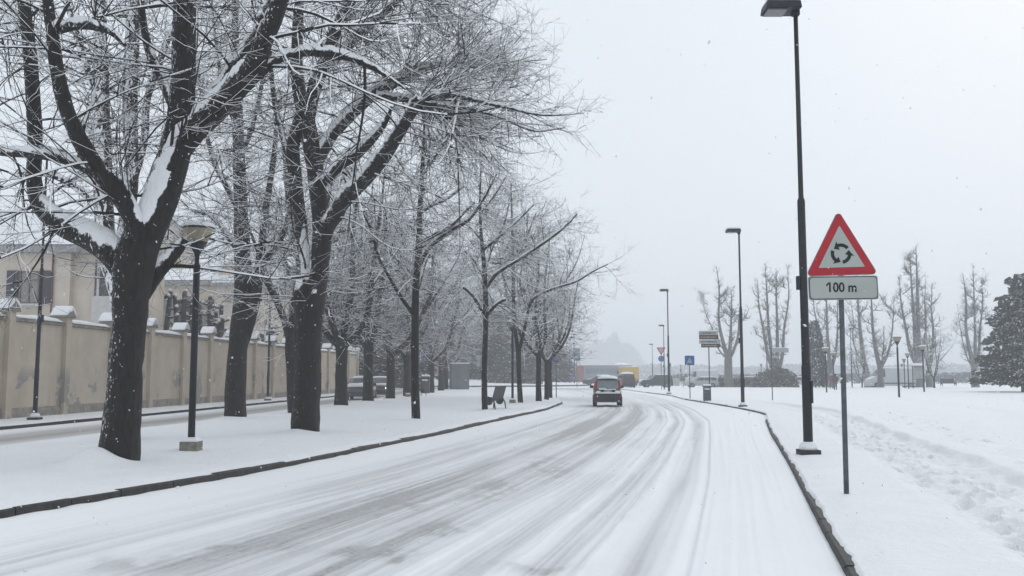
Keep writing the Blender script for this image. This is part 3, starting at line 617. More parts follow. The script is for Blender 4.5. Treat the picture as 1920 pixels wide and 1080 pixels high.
kwf = dict(dens=1.7, fine=.75, sides=10, L1=(1.2, 3.3), rmin=.0042, tw=1.15, snowthk=.03)
place_proto('a', (12.5, 3.0, 5, 3, 3.4, .31), kwf, [(639, 763, 1.0, 1.0, 'forked tree standing at the end of the wall before the first parked car'), (732, 748, 3.3, .98, 'tree right of the car whose headlight is on'), (808, 737, 5.0, .95, 'distant tree beside the far square blue crossing sign'), ((-7.3, 103, .13), None, 2.2, 1.05, 'far tree just left of the grey roadside cabinet'), ((-20, 112, 0), None, 1.3, 1.2, 'bare tree far behind the wall end, left of the bus shelter'), ((-12.5, 126, 0), None, 4.0, 1.25, 'tall bare tree behind the bus shelter')], 'street_tree', GV)
place_proto('b', (12.0, 3.1, 4, 8, 3.2, .30), kwf, [(690, 755, .4, 1.0, 'tree standing between the two parked cars on the side street'), (763, 743, 2.2, .95, 'tree directly behind the cone lamp near the bus shelter'), (827, 733, 4.1, 1.0, 'distant leaning tree left of the grey roadside cabinet'), ((-16.5, 140, 0), None, 3.0, 1.35, 'tall bare tree beyond the far left crossing sign'), ((-8.5, 132, 0), None, 5.2, 1.1, 'bare tree in front of the pink house'), (1029, 744, .9, .78, 'farthest tree at the right end of the verge beside the bus stop pole')], 'street_tree', GV)
place_proto('c', (10.5, 2.8, 4, 21, 3.3, .17), dict(kwf, dens=1.3, L1=(1.0, 2.9)), [(1010, 753, .2, 1.0, 'thin tree just right of the low-forked tree at the verge end'), (1025, 748, 2.6, .9, 'thin tree with arching snowy boughs near the verge tip')], 'young_tree', 'slender trees along the kerb')
print('TREE QUADS', NQ[0])
# ================================================================= wall, houses
M_WALL = None
def wallmat():
    m, n, b = base_mat('plaster_wall'); v = coords(n, (1, 1, 1)); vs = coords(n, (1, 1, .25))
    c = mixc(n, ramp(n, noise(n, v, .9, 5), .3, .7), (.46, .39, .315), (.54, .465, .38))
    c = mixc(n, mth(n, 'MULTIPLY', ramp(n, noise(n, vs, 2.2, 5, .7), .52, .75), .45), c, (.33, .285, .24))
    sp = N(n, 'ShaderNodeSeparateXYZ'); n.links.new(v, sp.inputs[0])      # patched render low on the wall
    low = mth(n, 'MULTIPLY', ramp(n, sp.outputs[2], 2.1, 1.3), ramp(n, noise(n, v, .75, 4, .6), .555, .585))
    c = mixc(n, mth(n, 'MULTIPLY', low, .85), c, (.27, .26, .245))
    c = mixc(n, ramp(n, noise(n, v, 14, 4), .62, .8), c, (.36, .31, .26))
    n.links.new(c, b.inputs['Base Color']); b.inputs['Roughness'].default_value = .9; bump(n, b, noise(n, v, 18, 5), .5, .01); return m
M_WALL = wallmat()
M_STONE = mat('coping_stone', (.26, .235, .205), .85, var=.4, scale=5, bmp=.01)
M_PLINTH = mat('plinth_render', (.33, .30, .265), .9, var=.35, scale=3, bmp=.01)
A0 = np.array([WALLX(24.6), 24.6]); DIRW = nrm(np.array([.048, 1.0])); NW = np.array([DIRW[1], -DIRW[0]])
wang = math.atan2(DIRW[1], DIRW[0])
wall = empty('boundary_wall', (A0[0], A0[1], .1), wang, 'long beige plastered wall with gabled piers and snow on its coping', 'wall')
SP = 3.75; NB = 17; LW = SP * NB
mb = MB(); mb.box((LW / 2, .17, 1.75), (LW, .28, 3.3)); mb.build('panel', M_WALL, wall)
mb = MB(); mb.box((LW / 2, .165, .17), (LW, .34, .44)); mb.build('plinth', M_PLINTH, wall, .02)
mb = MB(); mb.box((LW / 2, .17, 3.47), (LW, .42, .13)); mb.build('coping', M_STONE, wall, .015)
mbs = MB()
for k in range(NB):
    n_ = 14; xs_ = np.linspace(k * SP + .38, (k + 1) * SP - .38, n_); vs = []
    for i, x in enumerate(xs_):
        h = .13 + .03 * math.sin(k * 2.1 + i * .5) + random.uniform(-.006, .006); e = .35 if i in (0, n_ - 1) else 1
        for y, z in ((-.07, 0), (-.075, h * .55), (.02, h), (.2, h * 1.05), (.36, h * .9), (.40, .0)): vs.append((x, y, 3.537 + z * e))
    fs = [(i * 6 + j, (i + 1) * 6 + j, (i + 1) * 6 + j + 1, i * 6 + j + 1) for i in range(n_ - 1) for j in range(5)] + [tuple(range(5, -1, -1)), tuple((n_ - 1) * 6 + j for j in range(6))]
    mbs.add(vs, fs, True)
mbs.build('snow_cap', M_SNOW, wall)
for k in range(NB + 1):
    x = k * SP
    mb = MB(); mb.box((x, .12, 1.86), (.36, .5, 3.72)); p = mb.build('pier', M_WALL, wall)
    g = MB(); g.prism([(x - .33, 3.72), (x + .33, 3.72), (x + .33, 3.80), (x + .02, 4.07), (x - .02, 4.07), (x - .33, 3.80)], -.2, .44); g.build('gable_cap', M_STONE, p)
    s = MB(); t = .115; vs = []; prof = [(x - .36, 3.79), (x - .37, 3.79 + t * .7), (x - .2, 3.95 + t), (x, 4.09 + t * .95), (x + .2, 3.95 + t), (x + .37, 3.79 + t * .7), (x + .36, 3.79), (x, 4.085)]
    s.prism(prof, -.23, .46); s.build('snow_hood', M_SNOW, p, .055)
# --- villas behind the wall
M_HOUSE = mat('villa_plaster', (.64, .565, .48), .9, var=.12, scale=.7, bmp=.004)
M_HOUSE2 = mat('villa_lower_plaster', (.57, .52, .42), .9, var=.12, scale=.7)
M_EAVE = mat('eave_boards', (.33, .33, .33), .8, var=.2)
M_SHUT = mat('shutter_paint', (.085, .075, .095), .6, var=.25, scale=9, stretch=(1, 1, 12))
M_FRAME = mat('window_frame_wood', (.20, .13, .10), .6, var=.3)
M_PANE = mat_glass('window_pane', (.17, .18, .16), .12)
M_PIPE = mat('downpipe_copper', (.17, .08, .065), .6, var=.3)
M_WHITE = mat('white_render', (.60, .59, .57), .9, var=.1)
def window(par, x, y, z, w_, h, ax='x', sh=True, sgn=-1):
    """window on the facade plane y, facing -y; centre x,z"""
    f = MB(); t = .07
    for dx in (-w_ / 2 + t / 2, 0, w_ / 2 - t / 2): f.box((x + dx, y - .03, z), (t if dx else .05, .1, h))
    for dz in (-h / 2 + t / 2, h * .22, h / 2 - t / 2): f.box((x, y - .032, z + dz), (w_ - .01, .09, t))
    fo = f.build('window', M_FRAME, par)
    MB().box((x, y - .005, z), (w_ - .04, .03, h - .04)).build('pane', M_PANE, fo)
    MB().box((x, y - .09, z - h / 2 - .07), (w_ + .5, .26, .12)).build('sill', M_WHITE, fo, .01)
    for s in ((-1, 1) if sh else ()):
        m_ = MB(); cx = x + s * (w_ / 2 + w_ * .36)
        m_.box((cx, y - .05, z), (w_ * .62, .06, h + .06))
        for q in range(12): m_.box((cx, y - .082, z - h / 2 + (q + .5) * h / 12), (w_ * .5, .02, h / 30), rx=.3)
        m_.build('shutter', M_SHUT, fo)
def hiproof(mb, x0, x1, y0, y1, z, h, rid=.5, ov=.5):
    x0 -= ov; x1 += ov; y0 -= ov; y1 += ov; cy = (y0 + y1) / 2; r = (y1 - y0) / 2 * rid * 2
    mb.add([(x0, y0, z), (x1, y0, z), (x1, y1, z), (x0, y1, z), (x0 + r, cy, z + h), (x1 - r, cy, z + h)], [(0, 1, 5, 4), (1, 2, 5), (2, 3, 4, 5), (3, 0, 4), (3, 2, 1, 0)])
def villa(name, loc, rz, label, wd, dp, ze, rh, wins, dormer=None, wing=None, balcony=False):
    e = empty(name, loc, rz, label, 'house')
    m_ = MB(); m_.box((wd / 2, dp / 2, ze / 2), (wd, dp, ze)); wl = m_.build('wall', M_HOUSE, e)
    MB().box((wd / 2, dp / 2, 2.4), (wd + .08, dp + .08, 4.8)).build('lower_wall', M_HOUSE2, e)
    MB().box((wd / 2, -.08, 4.86), (wd + .3, .2, .16)).build('string_course', M_HOUSE2, e)
    MB().box((wd / 2, dp / 2, ze + .02), (wd + 1.1, dp + 1.1, .34)).build('eave', M_EAVE, e, .03)
    r = MB(); hiproof(r, 0, wd, 0, dp, ze + .2, rh); ro = r.build('roof', M_EAVE, e)
    r = MB(); hiproof(r, 0, wd, 0, dp, ze + .28, rh, ov=.46); r.build('roof_snow', M_SNOW, ro)
    for (x, z, w_, h) in wins: window(e, x, 0, z, w_, h)
    if dormer:
        x, zz, w_, h, yy = dormer; d = MB(); d.prism([(x - w_ / 2, zz), (x + w_ / 2, zz), (x + w_ / 2, zz + h * .6), (x, zz + h), (x - w_ / 2, zz + h * .6)], yy, yy + 3); do = d.build('dormer', M_HOUSE, e)
        s = MB(); s.prism([(x - w_ * .62, zz + h * .52), (x, zz + h * 1.0), (x + w_ * .62, zz + h * .52), (x + w_ * .62, zz + h * .62), (x, zz + h * 1.14), (x - w_ * .62, zz + h * .62)], yy - .3, yy + 3); s.build('dormer_snow', M_SNOW, do)
    return e
# near villa: eave at 50 m, right corner at px 128
v1 = villa('villa', (-36.5, 50, 0), 0, 'beige villa with one violet-shuttered window and downpipe behind the wall at far left', 12.7, 9, 8.35, 2.6,
     [(-36.5 * -1 - 26.0 + .05, 6.35, 1.05, 1.75)])
mb = MB(); mb.tube([(36.5 - 24.7, -.12, 8.2), (36.5 - 24.7, -.12, 1)], .05, 8); mb.build('downpipe', M_PIPE, v1)
wg = MB(); wg.box((14.2, 3.0, 4.2), (3.0, 5.2, 8.0)); wg.build('loggia_wing', M_HOUSE, v1)
wg = MB(); wg.box((14.35, 2.9, 8.33), (3.9, 6.2, .3)); wg.build('wing_eave', M_EAVE, v1, .02)
wg = MB(); wg.box((14.35, 2.9, 8.55), (3.85, 6.1, .16), taper=.93); wg.build('wing_snow', M_SNOW, v1, .04)
wg = MB(); wg.box((14.55, .3, 5.15), (1.5, .16, 1.5)); wg.build('balcony_parapet', M_WHITE, v1, .02)
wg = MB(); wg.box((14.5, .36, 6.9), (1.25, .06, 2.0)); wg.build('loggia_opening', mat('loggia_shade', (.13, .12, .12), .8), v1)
wg = MB(); wg.box((14.1, .3, 6.9), (.12, .14, 2.1)); wg.build('loggia_post', M_WHITE, v1)
gb = MB(); gb.prism([(13.2, 8.4), (16.4, 8.4), (16.4, 10.4), (15.2, 11.6), (13.9, 11.0), (13.2, 10.3)], 5.8, 9.0); g1 = gb.build('gable', M_HOUSE, v1)
gb = MB(); gb.prism([(12.4, 9.9), (15.3, 11.7), (17.0, 10.2), (17.0, 10.45), (15.3, 12.0), (12.3, 10.15)], 5.5, 9.2); gb.build('gable_snow', M_SNOW, g1)
v2 = villa('villa', (-30.6, 75, 0), 0, 'second beige villa with small dormer behind the snowy pollard shrubs', 10.2, 10, 9.0, 2.5,
     [(-27.0 + 30.6 - .6, 6.6, 1.3, 2.2), (-25.3 + 30.6 + .3, 6.6, 1.0, 2.2), (-24.0 + 30.6 + .75, 6.6, 1.0, 2.2)], dormer=(7.6, 9.2, 1.7, 1.7, .7))
mb = MB(); mb.tube([(7.0, -.12, 8.9), (7.0, -.12, 1)], .055, 8); mb.build('downpipe', M_PIPE, v2)
mb = MB(); mb.box((8.9, -1.2, 4.4), (3.0, 2.4, 8.4)); mb.build('side_wing', M_HOUSE, v2)
mb = MB(); mb.box((8.9, -1.2, 8.72), (3.6, 3.0, .26)); q = mb.build('wing_eave', M_EAVE, v2)
mb = MB(); mb.box((8.9, -1.2, 8.93), (3.5, 2.9, .16), taper=.95); mb.build('wing_snow', M_SNOW, q)
# pollard shrubs behind the wall
def pollard(x, Y_, ptop, wpx, seed, lab, z0=1.2):
    g = np.random.default_rng(seed); c = W(x, 650, Y_); top = W(x, ptop, Y_)[2]; root = empty('pollard_shrub', (c[0], Y_, 0), 0, lab, 'pollard', 'knobbly pollards behind the wall')
    L = []; tips = []
    for i in range(3):
        dx = (g.uniform(-.5, .5) + (i - 1) * .7) * wpx / F * Y_; h = top - g.uniform(0, .7) * (1 + (i != 1))
        L.append(resamp([(0, 0, 0), (dx * .5, g.uniform(-.2, .2), 2.5), (dx, g.uniform(-.3, .3), h)], [.2, .16, .13], 10)[:2]); tips.append((dx, 0, h))
        for j in range(5):
            zz = g.uniform(3.6, h); sx = g.choice([-1, 1]); l = g.uniform(.25, .6)
            L.append((np.array([(dx * .9, 0, zz), (dx * .9 + sx * l * .6, g.uniform(-.2, .2), zz + .02), (dx * .9 + sx * l, g.uniform(-.2, .2), zz + .12)]), np.array([.07, .055, .06]))); tips.append((dx * .9 + sx * l, 0, zz + .12))
    V, Q = limb_mesh(L, 8, .08, .03); o = npmesh('stems', V, Q, mat('pollard_bark', (.075, .068, .065), .9, var=.4, scale=9, snow=(.3, .5)), root); clean_quads(o.data)
    for (a, b_, c_) in tips: MB().lathe([(.02, -.03), (.12, 0), (.13, .06), (.07, .13), (.01, .15)], (a, b_, c_ + .04), 8).build('snow_cap', M_SNOW, root)
for a in ((300, 56, 538, 14, 1, 'flat-topped pollard with three stems, leftmost behind the wall'), (342, 57, 545, 16, 2, 'pollard with two thick knobbed stems left of the cone lamp pole'), (388, 60, 556, 16, 3, 'pollard just right of the cone lamp pole, branching like a hand'), (408, 62, 566, 12, 4, 'shortest pollard tangled at the dark tree trunk'), (497, 72, 600, 12, 5, 'small snowy pollard behind the second dark side lamp')):
    pollard(*a)
# ================================================================= street lights
M_POLE = mat('black_pole_paint', (.020, .022, .028), .5, var=.4, scale=12, wind=((-.4, -.9, 0), .90, 22), snow=(.75, .4))
M_POLE2 = mat('grey_pole_paint', (.07, .075, .085), .5, var=.3, scale=12)
M_CREAM = mat('lamp_diffuser', (.31, .275, .195), .4, var=.15)
M_LENS = mat_glass('lamp_lens', (.10, .10, .11), .25)
M_CONC = mat('concrete_block', (.24, .225, .19), .9, var=.35, scale=14, bmp=.01)
def snowcap(mb, c, r, h, n=16, sq=False):
    mb.lathe([(r * 1.0, 0), (r * 1.03, h * .35), (r * .9, h * .75), (r * .55, h), (.01, h * 1.05)], c, n)
def tall_lamp(loc, label, group, h=8.45, rz=0, headlen=.68, base=True, wide=1.0):
    e = empty('street_lamp', loc, rz, label, 'street lamp', group)
    q = MB(); q.tube([(0, 0, -.1), (0, 0, h * .19), (0, 0, h * .19 + .03), (0, 0, h * .56), (0, 0, h * .56 + .06), (0, 0, h)], [.088 * wide, .086 * wide, .076 * wide, .072 * wide, .048 * wide, .042 * wide], 14)
    po = q.build('pole', M_POLE, e)
    MB().box((-.1, -.0, h * .375), (.06, .1, .26)).build('junction_box', M_POLE, po, .01)
    MB().box((.07, -.05, h * .135), (.05, .08, .42)).build('service_door', M_POLE, po, .01)
    hd = MB(); hd.box((-headlen / 2 + .06, 0, h + .05), (headlen, .50, .15), taper=.94); hd.box((-.0, 0, h - .03), (.14, .14, .16)); ho = hd.build('lamp_head', M_POLE, e, .02)
    MB().box((-headlen * .58, 0, h - .04), (headlen * .55, .36, .03)).build('lens', M_LENS, ho)
    s = MB(); s.box((-headlen / 2 + .06, 0, h + .165), (headlen * .96, .47, .075), taper=.85); s.build('snow_cap', M_SNOW, ho, .03)
    if base:
        b = MB(); b.box((0, 0, .0), (.36, .36, .16)); bo = b.build('base_block', mat('dark_base', (.05, .05, .05), .8, var=.4), e, .01)
        s = MB(); snowcap(s, (0, 0, .075), .16, .15); s.build('base_snow', M_SNOW, bo)
    return e
GT = 'tall black street lamps along the right side'
tl = tall_lamp(G(1516, 851, .17), 'nearest tall black street lamp with boxy head next to the warning sign', GT)
def lamp_like(src, loc, label, s=1.0, rz=None, group=None):
    c = copy_tree(src, loc, rz, s); tag(c, label, None, group); return c
lamp_like(tl, G(1393, 763, .13), 'second tall black lamp right of the brown direction boards')
lamp_like(tl, G(1254.5, 739, .13), 'third tall black lamp at the end of the far kerb')
lamp_like(tl, G(1246, 732, .1), 'thinner lamp standing close behind the far give-way sign', .8)
lamp_like(tl, G(1224, 724, 0), 'lamp with flat twin head beyond the dark estate car', .78, R(20))
lamp_like(tl, G(1598, 728, .1), 'tall slim lamp in the park between the warning sign post and van', .86, R(90))
GLs = 'dark side-street lamps by the wall'
sl = tall_lamp(G(65, 787, .15), 'dark lamp pole before the wall, head poking out beside the bent limb', GLs, h=9.0, rz=R(180), wide=.85)
MB().tube([(.02, -.06, 1.0), (.02, -.06, 2.0)], .05, 8).build('service_box', M_POLE2, sl)
lamp_like(sl, G(502, 751, .15), 'second dark lamp pole at the wall between the two big trunks')
for i, (x, y, ytop) in enumerate(((1063, 722, 640), (1068, 721, 632), (1071, 720, 628), (1077, 722, 622))):
    b = G(x, y, 0); h = (y - ytop) / (y - HOR) * CAMH
    lamp_like(tl, b, ['faintest pole of the four far masts left of the red car', 'second of the four far masts from the left', 'third of the four far masts from the left', 'tallest far mast standing beside the small blue board'][i], h / 8.9, R(90), 'four thin masts beyond the verge end')
def cone_lamp(loc, label, group, h=4.5, block=True):
    e = empty('cone_lamp', loc, 0, label, 'lamp post', group); k = h / 4.5
    q = MB(); q.tube([(0, 0, -.1), (0, 0, 3.72 * k), (0, 0, 3.74 * k), (0, 0, 3.95 * k)], [.068, .064, .045, .043], 12); q.build('pole', M_POLE, e)
    t = 3.92 * k
    s = MB(); s.lathe([(.05, 0), (.07, .04), (.19, .25)], (0, 0, t), 20); s.build('lower_cone', M_POLE, e)
    s = MB(); s.lathe([(.185, .252), (.285, .50), (.285, .515)], (0, 0, t), 20); s.build('lamp_shade', M_CREAM, e)
    s = MB(); s.lathe([(.315, .515), (.32, .54), (.20, .57), (.02, .58)], (0, 0, t), 20); c = s.build('lid', M_POLE, e)
    s = MB(); s.lathe([(.31, .545), (.318, .585), (.29, .625), (.18, .65), (.01, .655)], (0, 0, t), 20); s.build('snow_cap', M_SNOW, c)
    if block:
        s = MB(); s.box((0, 0, .06), (.34, .34, .26)); bo = s.build('base_block', M_CONC, e, .01)
        s = MB(); s.box((0, 0, .225), (.33, .33, .09), taper=.72); s.build('base_snow', M_SNOW, bo, .03)
    return e
GC = 'cone-shaped lamps on the tree verge'
cl = cone_lamp(G(358, 846, .16), 'nearest cone lamp with cream shade and snow cap on concrete block', GC, h=4.37)
lamp_like(cl, G(961, 756, .15), 'cone lamp beside the low-forked slim tree')
lamp_like(cl, G(765, 744, .15), 'cone lamp right of the bus shelter among the trunks')
lamp_like(cl, G(851, 729, .15), 'farthest cone lamp, in front of the grey cabinet', .85)
GP = 'cone-shaped lamps in the park'
cp = cone_lamp(G(1686, 745, .15), 'nearest park cone lamp, in front of the white van', GP, h=4.1, block=False)
for x, y, s, lab in ((1550, 737, .96, 'park cone lamp between the cypress and the warning sign post'), (1564, 730, 1.0, 'park cone lamp directly behind the two walkers'), (1733, 736, 1.02, 'park cone lamp at the right edge of the notice board'), (1704, 730, .98, 'park cone lamp just left of the notice board'), (1697, 729, .85, 'shorter park cone lamp between two lamps before the van'), (1692, 724, .8, 'smallest park cone lamp glimpsed behind the nearest one'), (1428, 722, .85, 'small cone lamp rising from the snowy bush')):
    lamp_like(cp, G(x, y, .1), lab, s)
e = empty('frame_lantern', G(1439, 722, .1), 0, 'tall post with square frame lantern before the twin poplars', 'lamp post')
mb = MB(); mb.tube([(0, 0, 0), (0, 0, 9.0)], [.12, .08], 10); mb.build('pole', M_POLE2, e)
mb = MB()
for sx in (-.4, .4): mb.box((sx, 0, 9.9), (.07, .07, 1.5))
for z in (9.2, 10.6): mb.box((0, 0, z), (.87, .12, .1))
mb.build('frame', M_POLE2, e); MB().box((0, 0, 9.55), (.5, .3, .5)).build('lantern', M_CREAM, e, .03)
# ================================================================= signs
M_RED = mat('sign_red', (.42, .018, .03), .45, var=.12, scale=5)
M_SWHITE = mat('sign_white', (.40, .43, .40), .45, var=.06, scale=3)
M_BLACK = mat('sign_black', (.012, .014, .013), .5)
M_BACK = mat('sign_aluminium', (.30, .31, .32), .4, metal=.4, var=.15)
M_POST = mat('galvanised_post', (.115, .125, .135), .5, metal=.3, var=.3, scale=10)
M_BLUE = mat('sign_blue', (.035, .115, .33), .45, var=.1)
M_BROWN = mat('sign_brown', (.10, .065, .04), .6, var=.5, scale=5)
M_GREYS = mat('sign_grey', (.38, .39, .39), .5, var=.15)
def plate(name, poly, m, par, y, t=.004, bev=0):
    q = MB(); q.prism(poly, y - t, y); return q.build(name, m, par, bev)
def rounded(pts, r, n=5):
    out = []; k = len(pts)
    for i in range(k):
        a, b, c = (Vector(pts[(i + j) % k]) for j in (-1, 0, 1)); u1 = (a - b).normalized(); u2 = (c - b).normalized()
        half = u1.angle(u2) / 2; d = r / math.tan(half); cen = b + (u1 + u2).normalized() * (r / math.sin(half)); s = b + u1 * d; e_ = b + u2 * d
        a0 = math.atan2(s.y - cen.y, s.x - cen.x); a1 = math.atan2(e_.y - cen.y, e_.x - cen.x); da = (a1 - a0 + math.pi) % (2 * math.pi) - math.pi
        out += [(cen.x + r * math.cos(a0 + da * q / n), cen.y + r * math.sin(a0 + da * q / n)) for q in range(n + 1)]
    return out
def text_mesh(txt, size, m, par, loc, name='lettering', bold=.0):
    c = bpy.data.curves.new(name, 'FONT'); c.body = txt; c.size = size; c.extrude = .0015; c.offset = bold; c.align_x = 'CENTER'; c.align_y = 'CENTER'
    t = link(bpy.data.objects.new(name, c)); dg = bpy.context.evaluated_depsgraph_get(); me = bpy.data.meshes.new_from_object(t.evaluated_get(dg))
    bpy.data.objects.remove(t); o = link(bpy.data.objects.new(name, me)); me.materials.clear(); me.materials.append(m); o.parent = par
    o.location = loc; o.rotation_euler = (R(90), 0, 0); return o
sb = G(1587, 928, .16)
sg = empty('warning_sign', sb, 0, 'red triangular roundabout warning sign over a white 100 m plate on grey post', 'road sign')
mb = MB(); mb.tube([(.0, 0, -.2), (.022, 0, 3.2)], .032, 14); mb.build('post', M_POST, sg)
hd = link(bpy.data.objects.new('sign_face', None)) if False else None
Z0 = 2.815 - .0; tilt = R(1.6)
def rot(poly, cx, cz, a): return [(cx + (x - cx) * math.cos(a) - (z - cz) * math.sin(a), cz + (x - cx) * math.sin(a) + (z - cz) * math.cos(a)) for x, z in poly]
def tri(s, cz, cx=-.03): h = s * math.sqrt(3) / 2; return [(cx - s / 2, cz - h * .352), (cx + s / 2, cz - h * .352), (cx, cz + 2.10 * h / 3)]
TZ = 2.955; TX = .012
back = plate('triangle_plate', rot(rounded(tri(.905, TZ, TX), .045), TX, TZ, tilt), M_BACK, sg, -.036, .012)
plate('red_border', rot(rounded(tri(.88, TZ, TX), .035), TX, TZ, tilt), M_RED, back, -.050, .003)
plate('white_field', rot(rounded(tri(.575, TZ, TX), .006), TX, TZ, tilt), M_SWHITE, back, -.055, .002)
for q in range(3):
    a0 = R(100 + 120 * q - 62); arc = []; r0, r1 = .086, .128; cz = TZ - .005
    N_ = 8; aa = [a0 + R(70) * i / N_ for i in range(N_ + 1)]
    out = [(TX + r1 * math.cos(a), cz + r1 * math.sin(a)) for a in aa] ; inn = [(TX + r0 * math.cos(a), cz + r0 * math.sin(a)) for a in aa[::-1]]
    ae = aa[-1]; tip = ae + R(36); rm = (r0 + r1) / 2
    arc = out + [(TX + (r1 + .036) * math.cos(ae), cz + (r1 + .036) * math.sin(ae)), (TX + rm * .98 * math.cos(tip), cz + rm * .98 * math.sin(tip)), (TX + (r0 - .036) * math.cos(ae), cz + (r0 - .036) * math.sin(ae))] + inn
    plate('arrow', rot(arc, TX, TZ, tilt), M_BLACK, back, -.0585, .0015)
PX = .03; pz = 2.525
sp_ = plate('distance_plate', rot(rounded([(PX - .43, pz - .148), (PX + .43, pz - .148), (PX + .43, pz + .148), (PX - .43, pz + .148)], .03), PX, pz, tilt * .5), M_BACK, sg, -.036, .012)
plate('black_border', rot(rounded([(PX - .42, pz - .138), (PX + .42, pz - .138), (PX + .42, pz + .138), (PX - .42, pz + .138)], .045), PX, pz, tilt * .5), M_BLACK, sp_, -.050, .002)
plate('white_field', rot(rounded([(PX - .412, pz - .130), (PX + .412, pz - .130), (PX + .412, pz + .130), (PX - .412, pz + .130)], .04), PX, pz, tilt * .5), M_SWHITE, sp_, -.0535, .002)
tx = text_mesh('100 m', .165, M_BLACK, sp_, (PX - .02, -.057, pz), 'lettering', .0035); tx.scale = (.88, 1, 1)
for z in (2.70, 2.43): MB().box((.018, -.01, z), (.1, .08, .03)).build('clamp', M_POST, sg)
MB().prism([(-.191, .030), (-.153, .070), (-.145, .052), (-.175, .018)], -.058, -.0545).build('lettering', M_BLACK, sp_).location = (0, 0, pz)
def crossing_sign(loc, s, top, label, rz=0):
    e = empty('crossing_sign', loc, rz, label, 'road sign', 'square blue pedestrian crossing signs')
    MB().tube([(0, 0, -.1), (0, 0, top)], .03, 8).build('post', M_POST, e)
    z = top - s / 2; b = plate('blue_plate', rounded([(-s / 2, z - s / 2), (s / 2, z - s / 2), (s / 2, z + s / 2), (-s / 2, z + s / 2)], .05), M_BLUE, e, -.035, .012)
    k = s; plate('white_triangle', [(-.3 * k, z - .27 * k), (.3 * k, z - .27 * k), (0, z + .30 * k)], M_SWHITE, b, -.049, .002)
    w_ = MB()
    w_.lathe([(.001, -.03 * k), (.035 * k, 0), (.001, .03 * k)], (.01 * k, -.052, z + .13 * k), 8)
    for a_, b_, t_ in (((0, .10), (-.01, -.04), .05), ((-.01, -.04), (-.1, -.2), .03), ((-.01, -.04), (.09, -.2), .03), ((0, .08), (.1, 0), .022), ((0, .08), (-.09, .0), .022)):
        w_.tube([(a_[0] * k, -.0515, z + a_[1] * k), (b_[0] * k, -.0515, z + b_[1] * k)], t_ * k * .5, 6)
    for q in range(4): w_.box(((-.18 + .12 * q) * k, -.0515, z - .225 * k), (.05 * k, .003, .03 * k))
    w_.build('walker_pictogram', M_BLUE, b); return e
crossing_sign(G(1294, 748, .13), .62, 2.78, 'square blue crossing sign on the right pavement left of the direction boards')
crossing_sign(G(795, 733, .13), 1.05, 4.2, 'square blue crossing sign glimpsed among the far left trunks')
# direction boards
db = empty('direction_boards', G(1331, 752, .13), R(-6), 'stack of grey and brown direction boards on one post above the bin', 'road sign')
MB().tube([(.0, 0, -.1), (0, 0, 3.3)], .035, 8).build('post', M_POST, db)
for (x, z, w_, h, m_, dx) in ((0, 4.0, 1.12, .24, M_GREYS, -.02), (0, 3.76, 1.12, .27, M_BROWN, 0), (.03, 3.49, 1.24, .22, M_GREYS, .03), (.04, 3.26, 1.1, .22, M_BROWN, .06)):
    b = plate('board', rounded([(x + dx - w_ / 2, z - h / 2), (x + dx + w_ / 2, z - h / 2), (x + dx + w_ / 2, z + h / 2), (x + dx - w_ / 2, z + h / 2)], .03), m_, db, -.04 - .002 * (m_ is M_BROWN), .02)
    mk_ = MB(); mm = M_BLACK if m_ is M_GREYS else M_SWHITE
    mk_.prism([(x + dx - w_ * .42, z), (x + dx - w_ * .36, z + .06), (x + dx - w_ * .36, z - .06)], -.068, -.064)
    rr = random.Random(int(z * 100)); xx = x + dx - w_ * .28
    while xx < x + dx + w_ * .36:
        l = rr.uniform(.03, .06); mk_.box((xx, -.066, z + rr.uniform(-.01, .01)), (l, .004, .045 if rr.random() < .7 else .075)); xx += l + rr.uniform(.012, .03)
    mk_.build('lettering', mm, b)
MB().box((.0, -.03, 4.14), (1.1, .05, .05)).build('snow', M_SNOW, db, .01)
def yield_sign(loc, top, label, back=False, disc=True, s=.95, rz=0, blue=True):
    e = empty('give_way_sign', loc, rz, label, 'road sign')
    MB().tube([(0, 0, -.1), (0, 0, top)], .035, 8).build('post', M_POST, e)
    h = s * .866; T_ = [(-s / 2, top), (s / 2, top), (0, top - h)]; Tc = top - h / 3
    b = plate('triangle_plate', rounded(T_[::-1], .04), M_BACK if back else M_RED, e, -.036, .012)
    if not back: plate('white_field', rounded([(x * .66, Tc + (z - Tc) * .66) for x, z in T_][::-1], .02), mat('sign_pink_white', (.45, .40, .42), .5), b, -.050, .002)
    if disc:
        q = MB(); q.tube([(0, -.036, top - h - .36), (0, -.048, top - h - .36)], .33, 24, sm=False); d_ = q.build('disc_plate', M_BACK if back else M_BLUE, e)
        if not back:
            q = MB()
            for k in range(3):
                a = R(90 + 120 * k); c = (math.cos(a), math.sin(a)); n_ = 6; P_ = [(.19 * math.cos(a + R(12 * i)), -.052, top - h - .36 + .19 * math.sin(a + R(12 * i))) for i in range(n_)]; q.tube(P_, [.022] * 4 + [.045, .004], 6)
            q.build('arrows', M_SWHITE, d_)
    return e
yield_sign(G(1240.5, 731, .1), 4.6, 'red and white give-way triangle with blue roundabout disc on the far right kerb', s=1.0)
yield_sign(G(897, 722, .1), 4.9, 'grey back of a give-way sign in front of the pink house', back=True, s=1.3)
yield_sign(G(1035, 738, .1), 3.9, 'give-way triangle half hidden behind the last tree', s=.7, disc=True, back=False)
